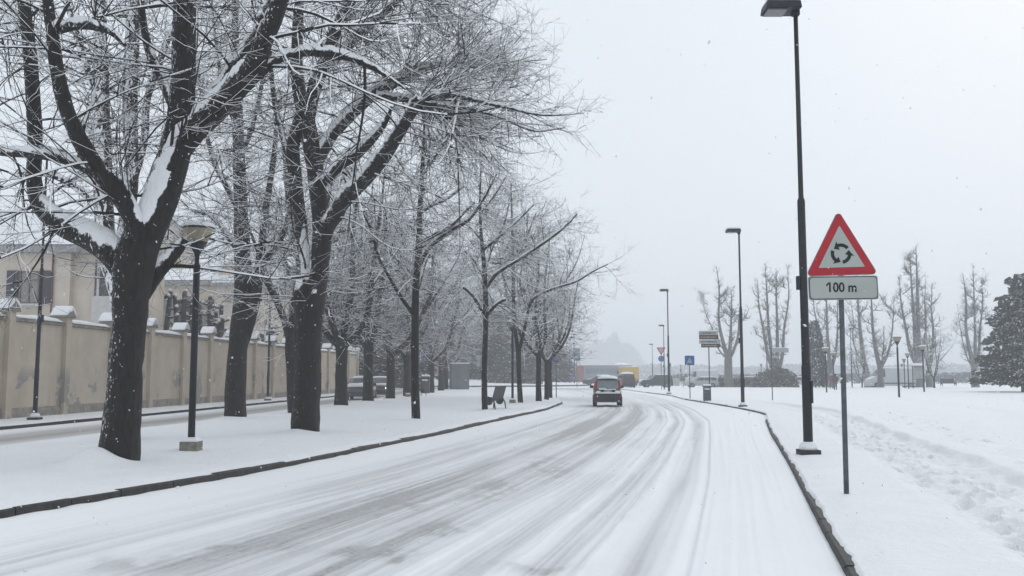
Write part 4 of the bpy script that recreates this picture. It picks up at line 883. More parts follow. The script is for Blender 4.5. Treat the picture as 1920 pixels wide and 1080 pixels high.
# bus stop style pole
e = empty('stop_pole', G(1043, 743, .13), 0, 'thin pole with a narrow double-bar panel at the verge tip', 'pole')
MB().tube([(0, 0, -.1), (0, 0, 3.6)], .035, 8).build('post', M_POST, e)
mb = MB(); [mb.box((dx, 0, 3.05), (.05, .06, 1.1)) for dx in (-.13, .13)]; mb.box((0, 0, 2.55), (.32, .05, .08)); mb.box((0, 0, 3.45), (.32, .05, .06)); mb.build('panel_frame', M_POLE2, e)
e = empty('blue_board', G(1082, 726, 0), 0, 'small blue rectangular board beside the far masts', 'road sign')
MB().tube([(0, 0, -.1), (0, 0, 5.2)], .05, 8).build('post', M_POST, e)
b = plate('board', [(-.45, 3.8), (.45, 3.8), (.45, 5.6), (-.45, 5.6)], mat('board_dull_blue', (.09, .17, .29), .5), e, -.06, .03); plate('white_panel', [(-.3, 4.1), (.3, 4.1), (.3, 4.5), (-.3, 4.5)], M_SWHITE, b, -.1, .01)
MB().box((-.75, -.05, 4.35), (.55, .04, .6)).build('side_board', M_BLUE, e)
e = empty('keep_right_disc', G(1076, 722, 0), 0, 'low round blue disc sign on the snowy splitter island', 'road sign')
MB().tube([(0, 0, -.1), (0, 0, .9)], .04, 8).build('post', M_POST, e); q = MB(); q.tube([(0, -.05, 1.3), (0, -.07, 1.3)], .42, 20, sm=False); d_ = q.build('disc', M_BLUE, e)
q = MB(); q.prism([(-.22, 1.45), (-.14, 1.53), (.1, 1.26), (.18, 1.34), (.2, 1.08), (-.06, 1.1), (.02, 1.18)], -.08, -.075); q.build('arrow', M_SWHITE, d_)
e = empty('street_name_sign', G(1448.5, 751, .15), 0, 'grey street name board on a thin post before the snowy bush', 'road sign')
MB().tube([(0, 0, -.1), (0, 0, 3.15)], .03, 8).build('post', M_POST, e); b = MB().box((.52, -.04, 2.98), (1.0, .03, .26)).build('name_board', M_GREYS, e, .008)
b2 = MB().box((.24, -.04, 2.58), (.42, .03, .14)).build('number_board', M_GREYS, e, .005); MB().box((.52, -.04, 3.13), (.98, .04, .03)).build('snow', M_SNOW, b)
for x, y, t_, lab in ((1277, 722, 3.6, 'slim post with a small oval box above the barrier box'), (1257, 727, 3.4, 'thin bare post right of the third tall lamp')):
    e = empty('marker_post', G(x, y, 0), 0, lab, 'post', 'slim posts at the roundabout'); MB().tube([(0, 0, -.1), (0, 0, t_)], .06, 8).build('post', M_POST, e); MB().lathe([(.01, -.3), (.11, -.2), (.13, 0), (.11, .2), (.01, .3)], (0, 0, t_ - 1.0 if x > 1270 else t_ - .3), 10).build('box', M_POLE2, e)
# bins
def bin_(loc, label, rz=0):
    e = empty('litter_bin', loc, rz, label, 'litter bin', 'grey litter bins')
    q = MB(); q.box((0, 0, .40), (.40, .36, .78)); bo = q.build('body', mat('bin_grey', (.085, .09, .095), .55, var=.2), e, .02)
    q = MB(); q.box((0, 0, .845), (.46, .42, .09)); l = q.build('lid', M_POLE2, e, .02)
    q = MB(); q.box((0, 0, .93), (.45, .41, .10), taper=.85); q.build('snow_cap', M_SNOW, l, .03)
    q = MB(); q.box((-.03, -.195, .70), (.3, .05, .07)); q.build('slot_snow', M_SNOW, bo, .015); MB().box((-.01, -.183, .755), (.32, .01, .06)).build('slot', M_BLACK, bo)
    return e
b_ = bin_(G(1326, 752, .15), 'grey litter bin under the brown direction boards, snow on its lid')
c = copy_tree(b_, G(798, 738, .15), 0, 1.6); tag(c, 'dark litter bin beside the far left crossing sign')
# benches
M_IRON = mat('dark_iron', (.035, .037, .042), .5, var=.3, scale=12)
def bench(loc, label, rz, L=1.5):
    e = empty('bench', loc, rz, label, 'bench', 'metal benches')
    q = MB(); q.tube([(-L / 2, .03, .44), (L / 2, .03, .44)], .06, 10); q.box((0, -.2, .455), (L, .44, .035), rx=R(-4)); q.build('seat', M_IRON, e, .006)
    q = MB(); q.box((0, .18, .76), (L, .035, .58), rx=R(-16)); q.build('backrest', M_IRON, e, .006)
    for s in (-1, 1):
        f = MB(); f.tube([(s * L / 2, .24, 0), (s * L / 2, .2, .3), (s * L / 2, .08, .52), (s * L / 2, -.12, .56), (s * L / 2, -.30, .45), (s * L / 2, -.34, 0)], .028, 8); f.tube([(s * (L / 2 - .01), -.05, .38), (s * (L / 2 + .02), -.05, .38)], .17, 18, sm=False); f.build('side_frame', M_IRON, e)
    return e
bn = bench(G(929, 768, .14), 'dark metal bench with tilted back behind the stub-branched slim tree', R(-109), 1.35)
c = copy_tree(bn, G(786, 742, .14), R(80)); tag(c, 'dark bench glimpsed right of the slender tree trunk')
c = copy_tree(bn, G(1778, 724, .1), R(5), (1.6, 1.1, 1.05)); tag(c, 'long park bench between the thin sapling and the far poplar')
# cabinets, shelter, notice board
M_CAB = mat('cabinet_grey', (.17, .18, .19), .6, var=.15, scale=2)
e = empty('roadside_cabinet', G(861, 731, .1), R(12), 'big grey roadside cabinet with flat snow-covered lid', 'cabinet')
MB().box((0, 0, 1.35), (1.95, 1.5, 2.7)).build('body', M_CAB, e, .02); q = MB().box((0, 0, 2.76), (2.15, 1.7, .12)).build('lid', M_CAB, e, .01)
MB().box((0, 0, 2.88), (2.12, 1.66, .13), taper=.93).build('snow_cap', M_SNOW, q, .03)
for s in (-.48, .48): MB().box((s, -.76, 1.4), (.9, .02, 2.3)).build('door', M_CAB, e, .005)
e = empty('bus_shelter', G(750, 727, .0), 0, 'grey shelter with snowy roof between two left trunks', 'shelter')
for a, b_2, nm in (((-.0, .9, 2.0), (3.4, .08, 4.0), 'back_panel'),): MB().box(a, b_2).build(nm, M_CAB, e)
for s in (-1.6, 1.6): MB().box((s, 0, 2.0), (.1, 1.8, 4.0)).build('side_panel', mat('shelter_panel', (.25, .26, .26), .4), e)
q = MB().box((0, 0, 4.1), (3.9, 2.3, .25)).build('roof', M_CAB, e); MB().box((0, 0, 4.36), (3.85, 2.2, .26), taper=.93).build('snow_cap', M_SNOW, q, .04)
MB().box((-.4, -.02, 3.4), (1.4, .06, .4)).build('name_panel', M_GREYS, e); MB().box((.9, .2, 1.9), (.7, .08, 3.2)).build('timetable_panel', M_GREYS, e)
e = empty('notice_board', G(1722, 729, .1), R(4), 'roofed notice board on two posts beside the park cone lamps', 'notice board')
for s in (-.62, .62): MB().box((s, 0, 1.3), (.09, .09, 2.7)).build('post', M_POLE2, e)
MB().box((0, -.02, 1.85), (1.16, .07, 1.3)).build('panel', mat('notice_panel', (.34, .35, .35), .5, var=.25, scale=3), e, .01); MB().box((0, 0, 1.12), (1.2, .06, .08)).build('rail', M_POLE2, e)
q = MB(); q.prism([(-.85, 2.66), (.85, 2.66), (.62, 2.86), (-.62, 2.86)], -.35, .35); r_ = q.build('roof', M_POLE2, e); q = MB(); q.prism([(-.84, 2.70), (.84, 2.70), (.63, 3.02), (-.63, 3.02)], -.36, .36); q.build('snow_cap', M_SNOW, r_, .03)
# railings by the roundabout
e = empty('railing', (0, 0, 0), 0, 'low pale metal railing behind the dark estate car', 'railing'); q = MB()
a = G(1190, 725, 0); b = G(1282, 725, 0); q2 = MB()
for z in (.35, .75, 1.15): q.tube([(a[0], a[1] + 6, z), (b[0], b[1] + 6, z)], .035, 6)
q.build('rails', M_BACK, e)
for k in range(11): MB().box((a[0] + (b[0] - a[0]) * k / 10, a[1] + 6, .55), (.08, .08, 1.25)).build('rail_post', M_BACK, e)
e = empty('barrier_box', G(1268, 726, 0), 0, 'white striped traffic barrier box beside the silver estate car', 'barrier')
MB().box((0, 0, .75), (.95, .5, 1.1)).build('body', M_WHITE, e, .04); MB().box((1.0, 0, 1.1), (.6, .3, .4)).build('dark_panel', M_CAB, e, .02); MB().box((1.0, .1, .45), (.1, .1, .9)).build('post', M_CAB, e)
# ================================================================= vehicles
M_TYRE = mat('tyre_rubber', (.018, .018, .02), .85, var=.2); M_RIM = mat('wheel_rim', (.22, .225, .23), .4, metal=.7)
M_PLAST = mat('dark_plastic', (.028, .030, .032), .7, var=.25, scale=8, snow=None)
M_CGLASS = mat_glass('car_glass', (.035, .042, .048), .1); M_TAIL = mat('tail_lamp_red', (.36, .012, .02), .25, var=.1); M_HEAD = mat_glass('headlamp_glass', (.4, .42, .44), .1)
def paint(name, c): return mat(name, c, .35, var=.12, scale=3, coat=.4)
def car(label, loc, rz, body, prof, L, Wd, belt, ztop, wheels, wins, front, rear, roof, group=None, cat='car', wr=.31, name='car', tum=.16, hoodsnow=None, zb=.24, lights='', mirror=None, sg_=.055, glassm=None):
    """x forward (front at +L/2). prof: [(x, ztop)] from rear to front; wins: side windows [(x0,x1)]; front/rear: (x0,x1) span of windscreen / rear window"""
    e = empty(name, loc, rz, label, cat, group); prof = sorted(prof); px_ = [p[0] for p in prof]; pz_ = [p[1] for p in prof]
    zt = lambda x: float(np.interp(x, px_, pz_))
    def hw(x, z):
        k = abs(x) / (L / 2); w_ = Wd / 2 * (1 - .10 * k ** 6 - .04 * k ** 2)
        if z > belt: w_ -= (z - belt) / max(ztop - belt, .1) * tum
        if z < .5: w_ -= (.5 - z) * .12
        return w_
    xs_ = sorted(set([round(x, 3) for x in list(np.linspace(-L / 2, L / 2, 33)) + px_])); vs = []; NL = 11; NC = 6
    for x in xs_:
        top = zt(x); z1 = min(belt, top); lv = [zb + (z1 - zb) * i / 5 for i in range(6)] + [z1 + (top - z1) * i / 5 for i in range(1, 6)]
        ring = [(x, -hw(x, z), z) for z in lv]; wt = hw(x, top)
        ring += [(x, -wt + 2 * wt * j / NC, top + .035 * (1 - (2 * j / NC - 1) ** 2)) for j in range(1, NC)] + [(x, hw(x, z), z) for z in lv[::-1]]; vs += ring
    n_ = NL * 2 + NC - 1; fs = []
    for i in range(len(xs_) - 1):
        for j in range(n_ - 1): fs.append((i * n_ + j, i * n_ + j + 1, (i + 1) * n_ + j + 1, (i + 1) * n_ + j))
        fs.append((i * n_ + n_ - 1, i * n_, (i + 1) * n_, (i + 1) * n_ + n_ - 1))
    fs = [f[::-1] for f in fs]
    fs.append(tuple(range(n_))); fs.append(tuple((len(xs_) - 1) * n_ + k for k in range(n_ - 1, -1, -1)))
    m_ = MB(); m_.add(vs, fs, False); bo = m_.build('body', body, e, .02); bo.data.polygons.foreach_set('use_smooth', [len(p.vertices) == 4 for p in bo.data.polygons])
    gm = glassm or M_CGLASS
    def sheet(nm, pts, m__, par, off=.012):
        rr, cc = len(pts), len(pts[0]); V = np.array(pts).reshape(-1, 3); i = np.arange(rr * cc).reshape(rr, cc); Q = np.stack([i[:-1, :-1], i[:-1, 1:], i[1:, 1:], i[1:, :-1]], -1).reshape(-1, 4)
        o = npmesh(nm, V, Q, m__, par); s = o.modifiers.new('s', 'SOLIDIFY'); s.thickness = .01; return o
    for (x0, x1) in wins:
        for s in (-1, 1):
            g_ = []
            for x in np.linspace(x0, x1, 9):
                t = min(ztop - .10, zt(x) - .07); b0 = belt + .03; t = max(t, b0 + .01); g_.append([(x, s * (hw(x, z) + .008), z) for z in np.linspace(b0, t, 5)])
            sheet('side_window', g_, gm, bo)
    for nm, sp in (('windscreen', front), ('rear_window', rear)):
        if sp:
            x0, x1, ins = sp; g_ = []; sgx = 1 if nm == 'windscreen' else -1
            for x in np.linspace(x0, x1, 7):
                top = zt(x); wt = hw(x, top) - ins; sl = (zt(x + .03) - zt(x - .03)) / .06; nx = -sl / math.hypot(1, sl); nz = 1 / math.hypot(1, sl)
                g_.append([(x + nx * .012, wt * q, top + .035 * (1 - (q * .9) ** 2) + nz * .012) for q in np.linspace(-1, 1, 7)])
            sheet(nm, g_, gm, bo)
    for sp in [roof] + ([hoodsnow] if hoodsnow else []):
        if not sp: continue
        x0, x1, th = sp; V = []; X_ = np.linspace(x0, x1, 12); C_ = np.linspace(-1, 1, 11)
        top_, bot_ = [], []
        for x in X_:
            ex = min(1, min(x - x0, x1 - x) / .12 + .15); t0 = zt(x); wt = (hw(x, t0)) * .97
            for q in C_: h = th * ex * (1 - abs(q) ** 6 * .8) * (1 + .25 * math.sin(x * 5 + q * 3)); top_.append((x, wt * q, t0 + .04 * (1 - q * q) + h)); bot_.append((x, wt * q, t0 - .01))
        V = top_ + bot_; nn = len(X_) * 11; fs = []
        for i in range(len(X_) - 1):
            for j in range(10): a = i * 11 + j; fs.append((a, a + 11, a + 12, a + 1))
        for i in range(len(X_) - 1):
            a = i * 11; fs.append((a, a + nn, a + 11 + nn, a + 11)); a = i * 11 + 10; fs.append((a, a + 11, a + 11 + nn, a + nn))
        for j in range(10): a = j; fs.append((a, a + 1, a + 1 + nn, a + nn)); a = (len(X_) - 1) * 11 + j; fs.append((a, a + nn, a + 1 + nn, a + 1))
        q_ = MB(); q_.add(V, fs, True); q_.build('snow_cover', M_SNOW, bo)
    for x in wheels:
        for s in (-1, 1):
            y = s * (Wd / 2 - .10)
            a = MB(); a.tube([(x, y - s * .05, wr + .01), (x, s * (hw(x, .4) + .004), wr + .01)], wr + .06, 20, sm=False); a.build('wheel_arch', M_PLAST, bo)
            w_ = MB(); w_.tube([(x, y - s * .1, wr), (x, y - s * .08, wr), (x, y + s * .09, wr), (x, y + s * .115, wr)], [wr * .94, wr, wr, wr * .92], 22); wo = w_.build('wheel', M_TYRE, e)
            r = MB(); r.tube([(x, y + s * .10, wr), (x, y + s * .122, wr)], wr * .62, 16, sm=False); r.build('rim', M_RIM, wo)
    if mirror:
        for s in (-1, 1): r = MB(); r.box((mirror, s * (Wd / 2 + .08), belt + .08), (.1, .2, .15)); r.build('side_mirror', M_PLAST, e, .02)
    return e, bo, hw, zt
# the hatchback driving away
hp = [(-1.78, .60), (-1.765, .95), (-1.60, 1.50), (-1.45, 1.545), (-.4, 1.57), (.35, 1.53), (1.0, 1.02), (1.70, .88), (1.78, .55)]
cpos = G(1143.5, 762.5, 0); hz_ang = R(85.5)
e, bo, hw, zt = car('dark hatchback with tall red tail lamps driving away on the snowy road', (cpos[0] + .0, cpos[1] + 1.4, 0), hz_ang, paint('hatch_paint', (.055, .05, .055)), hp, 3.56, 1.56, .98, 1.57, (-1.08, 1.12), [(-1.35, -.5), (-.42, .75)], (.4, .98, .12), None, (-1.58, .4, .075), tum=.20, mirror=.72, hoodsnow=(1.05, 1.6, .03), glassm=mat_glass('hatch_glass', (.09, .105, .11), .12))
bk = -1.78
q = MB(); q.prism([(-.60, 0), (.60, 0), (.535, .47), (-.535, .47)], -.012, .0); RW = q.build('rear_window', mat_glass('rear_glass', (.12, .15, .155), .1), e); RW.rotation_euler = (R(-17.0), 0, R(90)); RW.location = (bk - .012 + .01, 0, .985)
RW.rotation_euler = Matrix.Rotation(R(-90), 3, 'Z').to_euler(); RW.rotation_euler = (R(-16.7), 0, R(-90))
for s in (-1, 1):
    q = MB(); q.box((-1.60, s * .33, 1.17), (.1, .22, .26)); q.build('headrest', M_PLAST, RW); RW.children[-1].parent = e if False else RW
for ch in list(RW.children): bpy.data.objects.remove(ch)
for s in (-1, 1):
    q = MB(); q.box((bk + .075, s * .63, 1.20), (.10, .10, .50), ry=R(16.5), rx=R(9 * s)); tl_ = q.build('tail_lamp', M_TAIL, e, .02)
    q = MB(); q.box((bk + .0, s * .69, .985), (.08, .12, .13), ry=R(6)); q.build('tail_lamp', M_TAIL, e, .02)
    q = MB(); q.box((bk - .03, s * .66, .55), (.05, .13, .06)); q.build('reflector', M_TAIL, e, .008)
    q = MB(); q.box((bk + .085, s * .33, 1.13), (.05, .26, .17), taper=.7, ry=R(16)); q.build('headrest', M_PLAST, e, .04)
q = MB(); q.box((bk + .02, 0, .52), (.14, 1.50, .40)); q.build('rear_bumper', M_PLAST, e, .04)
q = MB(); q.box((bk - .0, 0, .86), (.05, 1.02, .15), ry=R(2)); q.build('tailgate_recess', M_PLAST, e, .03)
q = MB(); q.box((bk - .032, 0, .84), (.015, .42, .1)); q.build('number_plate', M_GREYS, e)
q = MB()
for (y, z, w_, h) in ((0, .755, 1.34, .075), (-.52, .83, .26, .10), (.5, .82, .22, .09), (.28, .965, .42, .075), (-.28, .95, .38, .05), (0, .93, .3, .05), (-.72, .88, .10, .2)): q.box((bk - .02, y, z), (.07, w_, h))
q.build('clinging_snow', M_SNOW, e, .025)
q = MB(); q.box((bk + .10, 0, 1.475), (.12, 1.0, .03)); q.build('spoiler', M_PLAST, e, .01)
e.scale = (.96, .96, .96)
# side-view cars on the roundabout
suv = [(-2.25, .8), (-2.2, 1.25), (-2.05, 1.70), (-1.8, 1.76), (.1, 1.76), (.75, 1.15), (2.0, 1.02), (2.25, .7)]
p = G(1232, 726.5, 0)
car('dark estate car crossing the roundabout behind the tall lamps', (p[0], p[1] + .8, 0), R(180), paint('dark_grey_paint', (.035, .035, .04)), suv, 4.5, 1.8, 1.12, 1.76, (-1.35, 1.4), [(-2.0, -1.35), (-1.25, -.35), (-.27, .6)], (.15, .75, .15), (-2.17, -2.08, .15), (-2.0, .1, .05), 'side-on cars at the roundabout', mirror=.55, wr=.34)
est = [(-2.3, .7), (-2.27, 1.0), (-1.9, 1.42), (-1.5, 1.48), (.2, 1.46), (.95, 1.0), (2.1, .86), (2.32, .55)]
p = G(1317, 726.5, 0)
car('silver estate car with snow on the roof behind the direction board post', (p[0], p[1] + .8, 0), R(180), paint('silver_paint', (.40, .43, .41)), est, 4.65, 1.78, .95, 1.48, (-1.38, 1.4), [(-2.0, -1.25), (-1.18, -.3), (-.22, .8)], (.25, .92, .14), (-2.2, -1.95, .14), (-1.9, .2, .06), 'side-on cars at the roundabout', mirror=.75)
vanp = [(-2.9, .9), (-2.88, 2.3), (-2.7, 2.55), (1.0, 2.58), (1.35, 2.45), (1.95, 1.5), (2.75, 1.15), (2.9, .7)]
p = G(1312, 722, 0)
v_, _, _, _ = car('pale van behind the silver estate car, snow clumps on its roof', (p[0] + .3, p[1], 0), R(180), paint('van_pale_paint', (.52, .54, .55)), vanp, 5.8, 2.0, 1.45, 2.58, (-1.8, 1.9), [(1.05, 1.75)], (1.38, 1.92, .15), None, (-2.8, 1.1, .09), 'pale vans', 'van', .34, 'van', mirror=1.7, hoodsnow=(2.0, 2.7, .05))
vl = [(-3.5, .9), (-3.48, 2.35), (-3.3, 2.6), (1.3, 2.66), (1.75, 2.5), (2.45, 1.55), (3.3, 1.15), (3.5, .7)]
p = G(1672, 727, 0)
v2_, _, _, _ = car('long white van parked in the park behind the nearest park lamp', (p[0], p[1], 0), R(180), paint('van_white_paint', (.50, .52, .53)), vl, 7.0, 2.0, 1.45, 2.66, (-2.2, 2.3), [(1.2, 2.2)], (1.8, 2.4, .15), None, (-3.4, 1.5, .10), 'pale vans', 'van', .36, 'van', mirror=2.1, hoodsnow=(2.5, 3.3, .06))
MB().box((-.4, 1.0, .62), (4.8, .05, .14)).build('side_strip', M_PLAST, v2_); MB().box((-.4, -1.0, .62), (4.8, .05, .14)).build('side_strip', M_PLAST, v2_)
p = G(1178, 729, 0)
bv, _, _, _ = car('black van seen from behind between the hatchback and yellow truck', (p[0], p[1] + 2.2, 0), R(92), paint('black_paint', (.028, .030, .034)), [(-2.2, .9), (-2.17, 1.5), (-2.0, 1.82), (-1.8, 1.88), (.9, 1.88), (1.6, 1.2), (2.2, .95)], 4.4, 1.82, 1.15, 1.88, (-1.35, 1.4), [(-1.9, -.8), (-.7, .4), (.5, 1.1)], (.95, 1.58, .15), (-2.16, -2.03, .18), (-1.9, .9, .16), None, 'van', .33, 'van', mirror=1.2)
MB().box((-2.22, 0, .55), (.12, 1.6, .3)).build('rear_bumper', M_PLAST, bv, .03)
for s in (-1, 1): MB().box((-2.19, s * .78, 1.05), (.06, .12, .4)).build('tail_lamp', M_TAIL, bv, .02)
p = G(1122, 724, 0)
car('dark saloon half hidden by snow just left of the hatchback', (p[0], p[1], .15), R(176), paint('dark_blue_paint', (.05, .055, .065)), est, 4.65, 1.78, .95, 1.5, (-1.38, 1.4), [(-2.0, -1.25), (-1.18, -.3), (-.22, .8)], (.25, .92, .14), (-2.2, -1.95, .14), (-2.0, .3, .14), 'side-on cars at the roundabout', mirror=.75, hoodsnow=(1.0, 1.9, .03))
p = G(1497, 724, 0)
car('white car mostly hidden behind the snowy bush and lamp pole', (p[0], p[1], 0), R(180), paint('white_paint', (.52, .53, .53)), est, 4.5, 1.78, .95, 1.48, (-1.38, 1.4), [(-2.0, -1.25), (-1.18, -.3), (-.22, .8)], (.25, .92, .14), None, (-2.0, .2, .07), 'side-on cars at the roundabout', mirror=.75, hoodsnow=(1.0, 1.9, .05))
p = G(1398, 722, 0)
car('parked car whose roof shows over the right-hand hedge', (p[0], p[1], 0), R(180), paint('grey_paint', (.16, .17, .175)), est, 4.5, 1.78, .95, 1.48, (-1.38, 1.4), [(-2.0, -1.25), (-1.18, -.3), (-.22, .8)], (.25, .92, .14), None, (-2.0, .2, .05), 'side-on cars at the roundabout', mirror=.75)
# two cars waiting on the side street
p = G(665, 750.5, 0)
a_, _, _, _ = car('parked dark car with a thick snow-covered bonnet behind the wall-end tree', (p[0] + .1, p[1] + 2.1, 0), R(-87), paint('dark_paint', (.05, .055, .06)), est, 4.4, 1.78, .95, 1.48, (-1.38, 1.4), [(-2.0, -1.25), (-1.18, -.3), (-.22, .8)], (.25, .92, .12), None, (-2.0, .22, .09), 'cars on the side street', mirror=.8, hoodsnow=(.97, 2.1, .13))
MB().box((2.22, 0, .42), (.12, 1.5, .28)).build('front_bumper', M_PLAST, a_, .03); MB().box((2.27, 0, .52), (.02, .5, .11)).build('number_plate', M_GREYS, a_)
for s in (-1, 1): MB().box((2.17, s * .62, .66), (.1, .3, .13)).build('headlight', M_HEAD, a_, .02)
p = G(709, 746, 0)
b_3, _, _, _ = car('dark car with a glowing headlight between two side-street trunks', (p[0] - .2, p[1] + 2.1, 0), R(-84), paint('graphite_paint', (.04, .042, .045)), est, 4.4, 1.78, .95, 1.5, (-1.38, 1.4), [(-2.0, -1.25), (-1.18, -.3), (-.22, .8)], (.25, .92, .12), None, (-2.0, .22, .07), 'cars on the side street', mirror=.8, hoodsnow=(.97, 1.6, .06))
MB().box((2.22, 0, .42), (.12, 1.5, .28)).build('front_bumper', M_PLAST, b_3, .03); ML = mat_emit('lit_headlamp', (1, .97, .88), 6.0)
for s in (-1, 1): MB().box((2.17, s * .62, .68), (.12, .26, .15)).build('headlight', ML, b_3, .03)
# bus and truck behind
p = W(1131, 705, 172)
e = empty('bus', (p[0], 172, 0), 0, 'long bus with reddish front and snow on the roof behind the hatchback', 'bus')
q = MB(); q.prism([(-5.6, .5), (5.2, .5), (5.3, 3.5), (-4.5, 3.5), (-5.1, 3.2), (-5.6, 1.8)], -1.2, 1.2); q.build('body', mat('bus_grey', (.34, .36, .39), .5), e, .05)
q = MB(); q.prism([(-5.63, .5), (-3.8, .5), (-3.5, 3.4), (-4.5, 3.5), (-5.15, 3.2), (-5.63, 1.8)], -1.22, 1.22); q.build('cab', mat('bus_red', (.36, .19, .19), .5), e, .03)
MB().box((.8, -1.23, 2.5), (8.2, .04, .95)).build('side_window', mat_glass('bus_glass', (.17, .19, .21)), e); MB().box((.3, 0, 3.62), (10, 2.3, .2), taper=.95).build('snow_cover', M_SNOW, e, .05)
for x in (-3.4, 3.4): q = MB(); q.tube([(x, -1.25, .5), (x, -.9, .5)], .5, 18, sm=False); q.build('wheel', M_TYRE, e)
p = W(1179, 705, 160)
e = empty('truck', (p[0], 160, 0), 0, 'yellow box truck seen end on behind the black van', 'truck')
MB().box((0, 0, 1.95), (2.9, 4.5, 2.3)).build('box_body', mat('truck_yellow', (.60, .40, .10), .5, var=.1), e, .04); MB().box((0, 0, 3.15), (2.8, 4.4, .14)).build('snow_cover', M_SNOW, e, .04)
MB().box((0, -.2, .6), (2.6, 4.6, .4)).build('chassis', M_PLAST, e)
for s in (-1, 1): q = MB(); q.tube([(s * 1.25, -1.2, .45), (s * .95, -1.2, .45)], .45, 16, sm=False); q.build('wheel', M_TYRE, e); MB().box((s * 1.2, -2.3, .95), (.25, .05, .2)).build('tail_lamp', M_TAIL, e); MB().box((s * 1.65, 2.2, 2.2), (.25, .15, .5)).build('side_mirror', M_PLAST, e)
# ================================================================= walkers
def skin_fig(name, mat_, par, verts, edges, radii):
    me = bpy.data.meshes.new(name); me.from_pydata(verts, edges, []); me.update(); o = link(bpy.data.objects.new(name, me)); o.parent = par
    m_ = o.modifiers.new('skin', 'SKIN'); sv = me.skin_vertices[0].data if me.skin_vertices else None
    if sv is None:
        bpy.context.view_layer.objects.active = o; o.select_set(True); bpy.ops.object.modifier_remove(modifier='skin'); bpy.ops.object.modifier_add(type='SKIN'); sv = me.skin_vertices[0].data
    for i, r in enumerate(radii): sv[i].radius = (r, r) if isinstance(r, (int, float)) else r
    sv[0].use_root = True; s = o.modifiers.new('sub', 'SUBSURF'); s.levels = 1; s.render_levels = 2; me.materials.append(mat_); return o
def person(loc, label, jacket, trousers, hood, rz, h=1.72):
    e = empty('person', loc, rz, label, 'person', 'two people walking in the park'); k = h / 1.72; e.scale = (k, k, k)
    V = [(0, 0, .93), (0, .01, 1.12), (0, .0, 1.36), (0, -.01, 1.47), (0, -.02, 1.58), (0, -.015, 1.66), (-.17, 0, 1.38), (-.25, -.03, 1.13), (-.22, -.16, .93), (.17, 0, 1.38), (.25, .05, 1.13), (.24, .0, .9),
         (-.10, 0, .88), (-.11, -.10, .48), (-.11, -.03, .08), (-.11, -.17, .05), (.10, 0, .88), (.11, .04, .48), (.11, .20, .12), (.11, .08, .04)]
    E = [(0, 1), (1, 2), (2, 3), (3, 4), (4, 5), (2, 6), (6, 7), (7, 8), (2, 9), (9, 10), (10, 11), (0, 12), (12, 13), (13, 14), (14, 15), (0, 16), (16, 17), (17, 18), (18, 19)]
    Rr = [.15, .15, .16, .065, .095, .08, .08, .06, .045, .08, .06, .045, .105, .075, .055, .045, .105, .075, .055, .045]
    skin_fig('body', trousers, e, V, E, Rr)
    VJ = [(0, 0, .82), (0, 0, 1.0), (0, 0, 1.2), (0, 0, 1.38), (-.18, 0, 1.38), (-.26, -.03, 1.13), (-.23, -.15, .96), (.18, 0, 1.38), (.26, .05, 1.13), (.25, .01, .94)]
    skin_fig('jacket', jacket, e, VJ, [(0, 1), (1, 2), (2, 3), (3, 4), (4, 5), (5, 6), (3, 7), (7, 8), (8, 9)], [(.2, .16), .18, .185, .17, .1, .08, .065, .1, .08, .065])
    q = MB(); q.lathe([(.001, -.13), (.10, -.10), (.135, 0), (.13, .08), (.08, .15), (.001, .17)], (0, .0, 1.6), 12); q.build('hood', hood, e)
    q = MB(); q.lathe([(.001, -.09), (.06, -.06), (.07, 0), (.06, .06), (.001, .09)], (0, -.085, 1.6), 10); q.build('face', mat('skin', (.42, .26, .2), .6), e)
    for s in (-1, 1):
        q = MB(); c = (s * .235, -.16 if s < 0 else 0, .9)
        for i, l in enumerate((.075, .09, .085, .065)): q.tube([(c[0], c[1] - .03 + i * .02, c[2]), (c[0] - s * .008, c[1] - .035 + i * .02, c[2] - l * .6), (c[0] - s * .03, c[1] - .035 + i * .02, c[2] - l)], [.012, .011, .009], 6)
        q.tube([(c[0], c[1] - .03, c[2] + .03), (c[0] - s * .02, c[1] - .065, c[2] - .02)], [.014, .01], 6); q.lathe([(.02, -.02), (.035, .02), (.03, .06)], c, 8); q.build('hand', M_PLAST, e)
    return e
person(G(1559, 729.5, .1), 'walker on the left in faded red coat with pale blue hood', mat('coat_red', (.20, .085, .095), .8), mat('trousers_grey', (.12, .12, .13), .8), mat('hood_blue', (.34, .46, .5), .8), R(150), 1.78)
person(G(1566.5, 732, .1), 'walker on the right in darker red coat, bare dark hair, holding a bag', mat('coat_dark_red', (.14, .055, .065), .8), mat('trousers_dark', (.06, .06, .07), .8), mat('hair_dark', (.05, .045, .045), .8), R(170), 1.72)
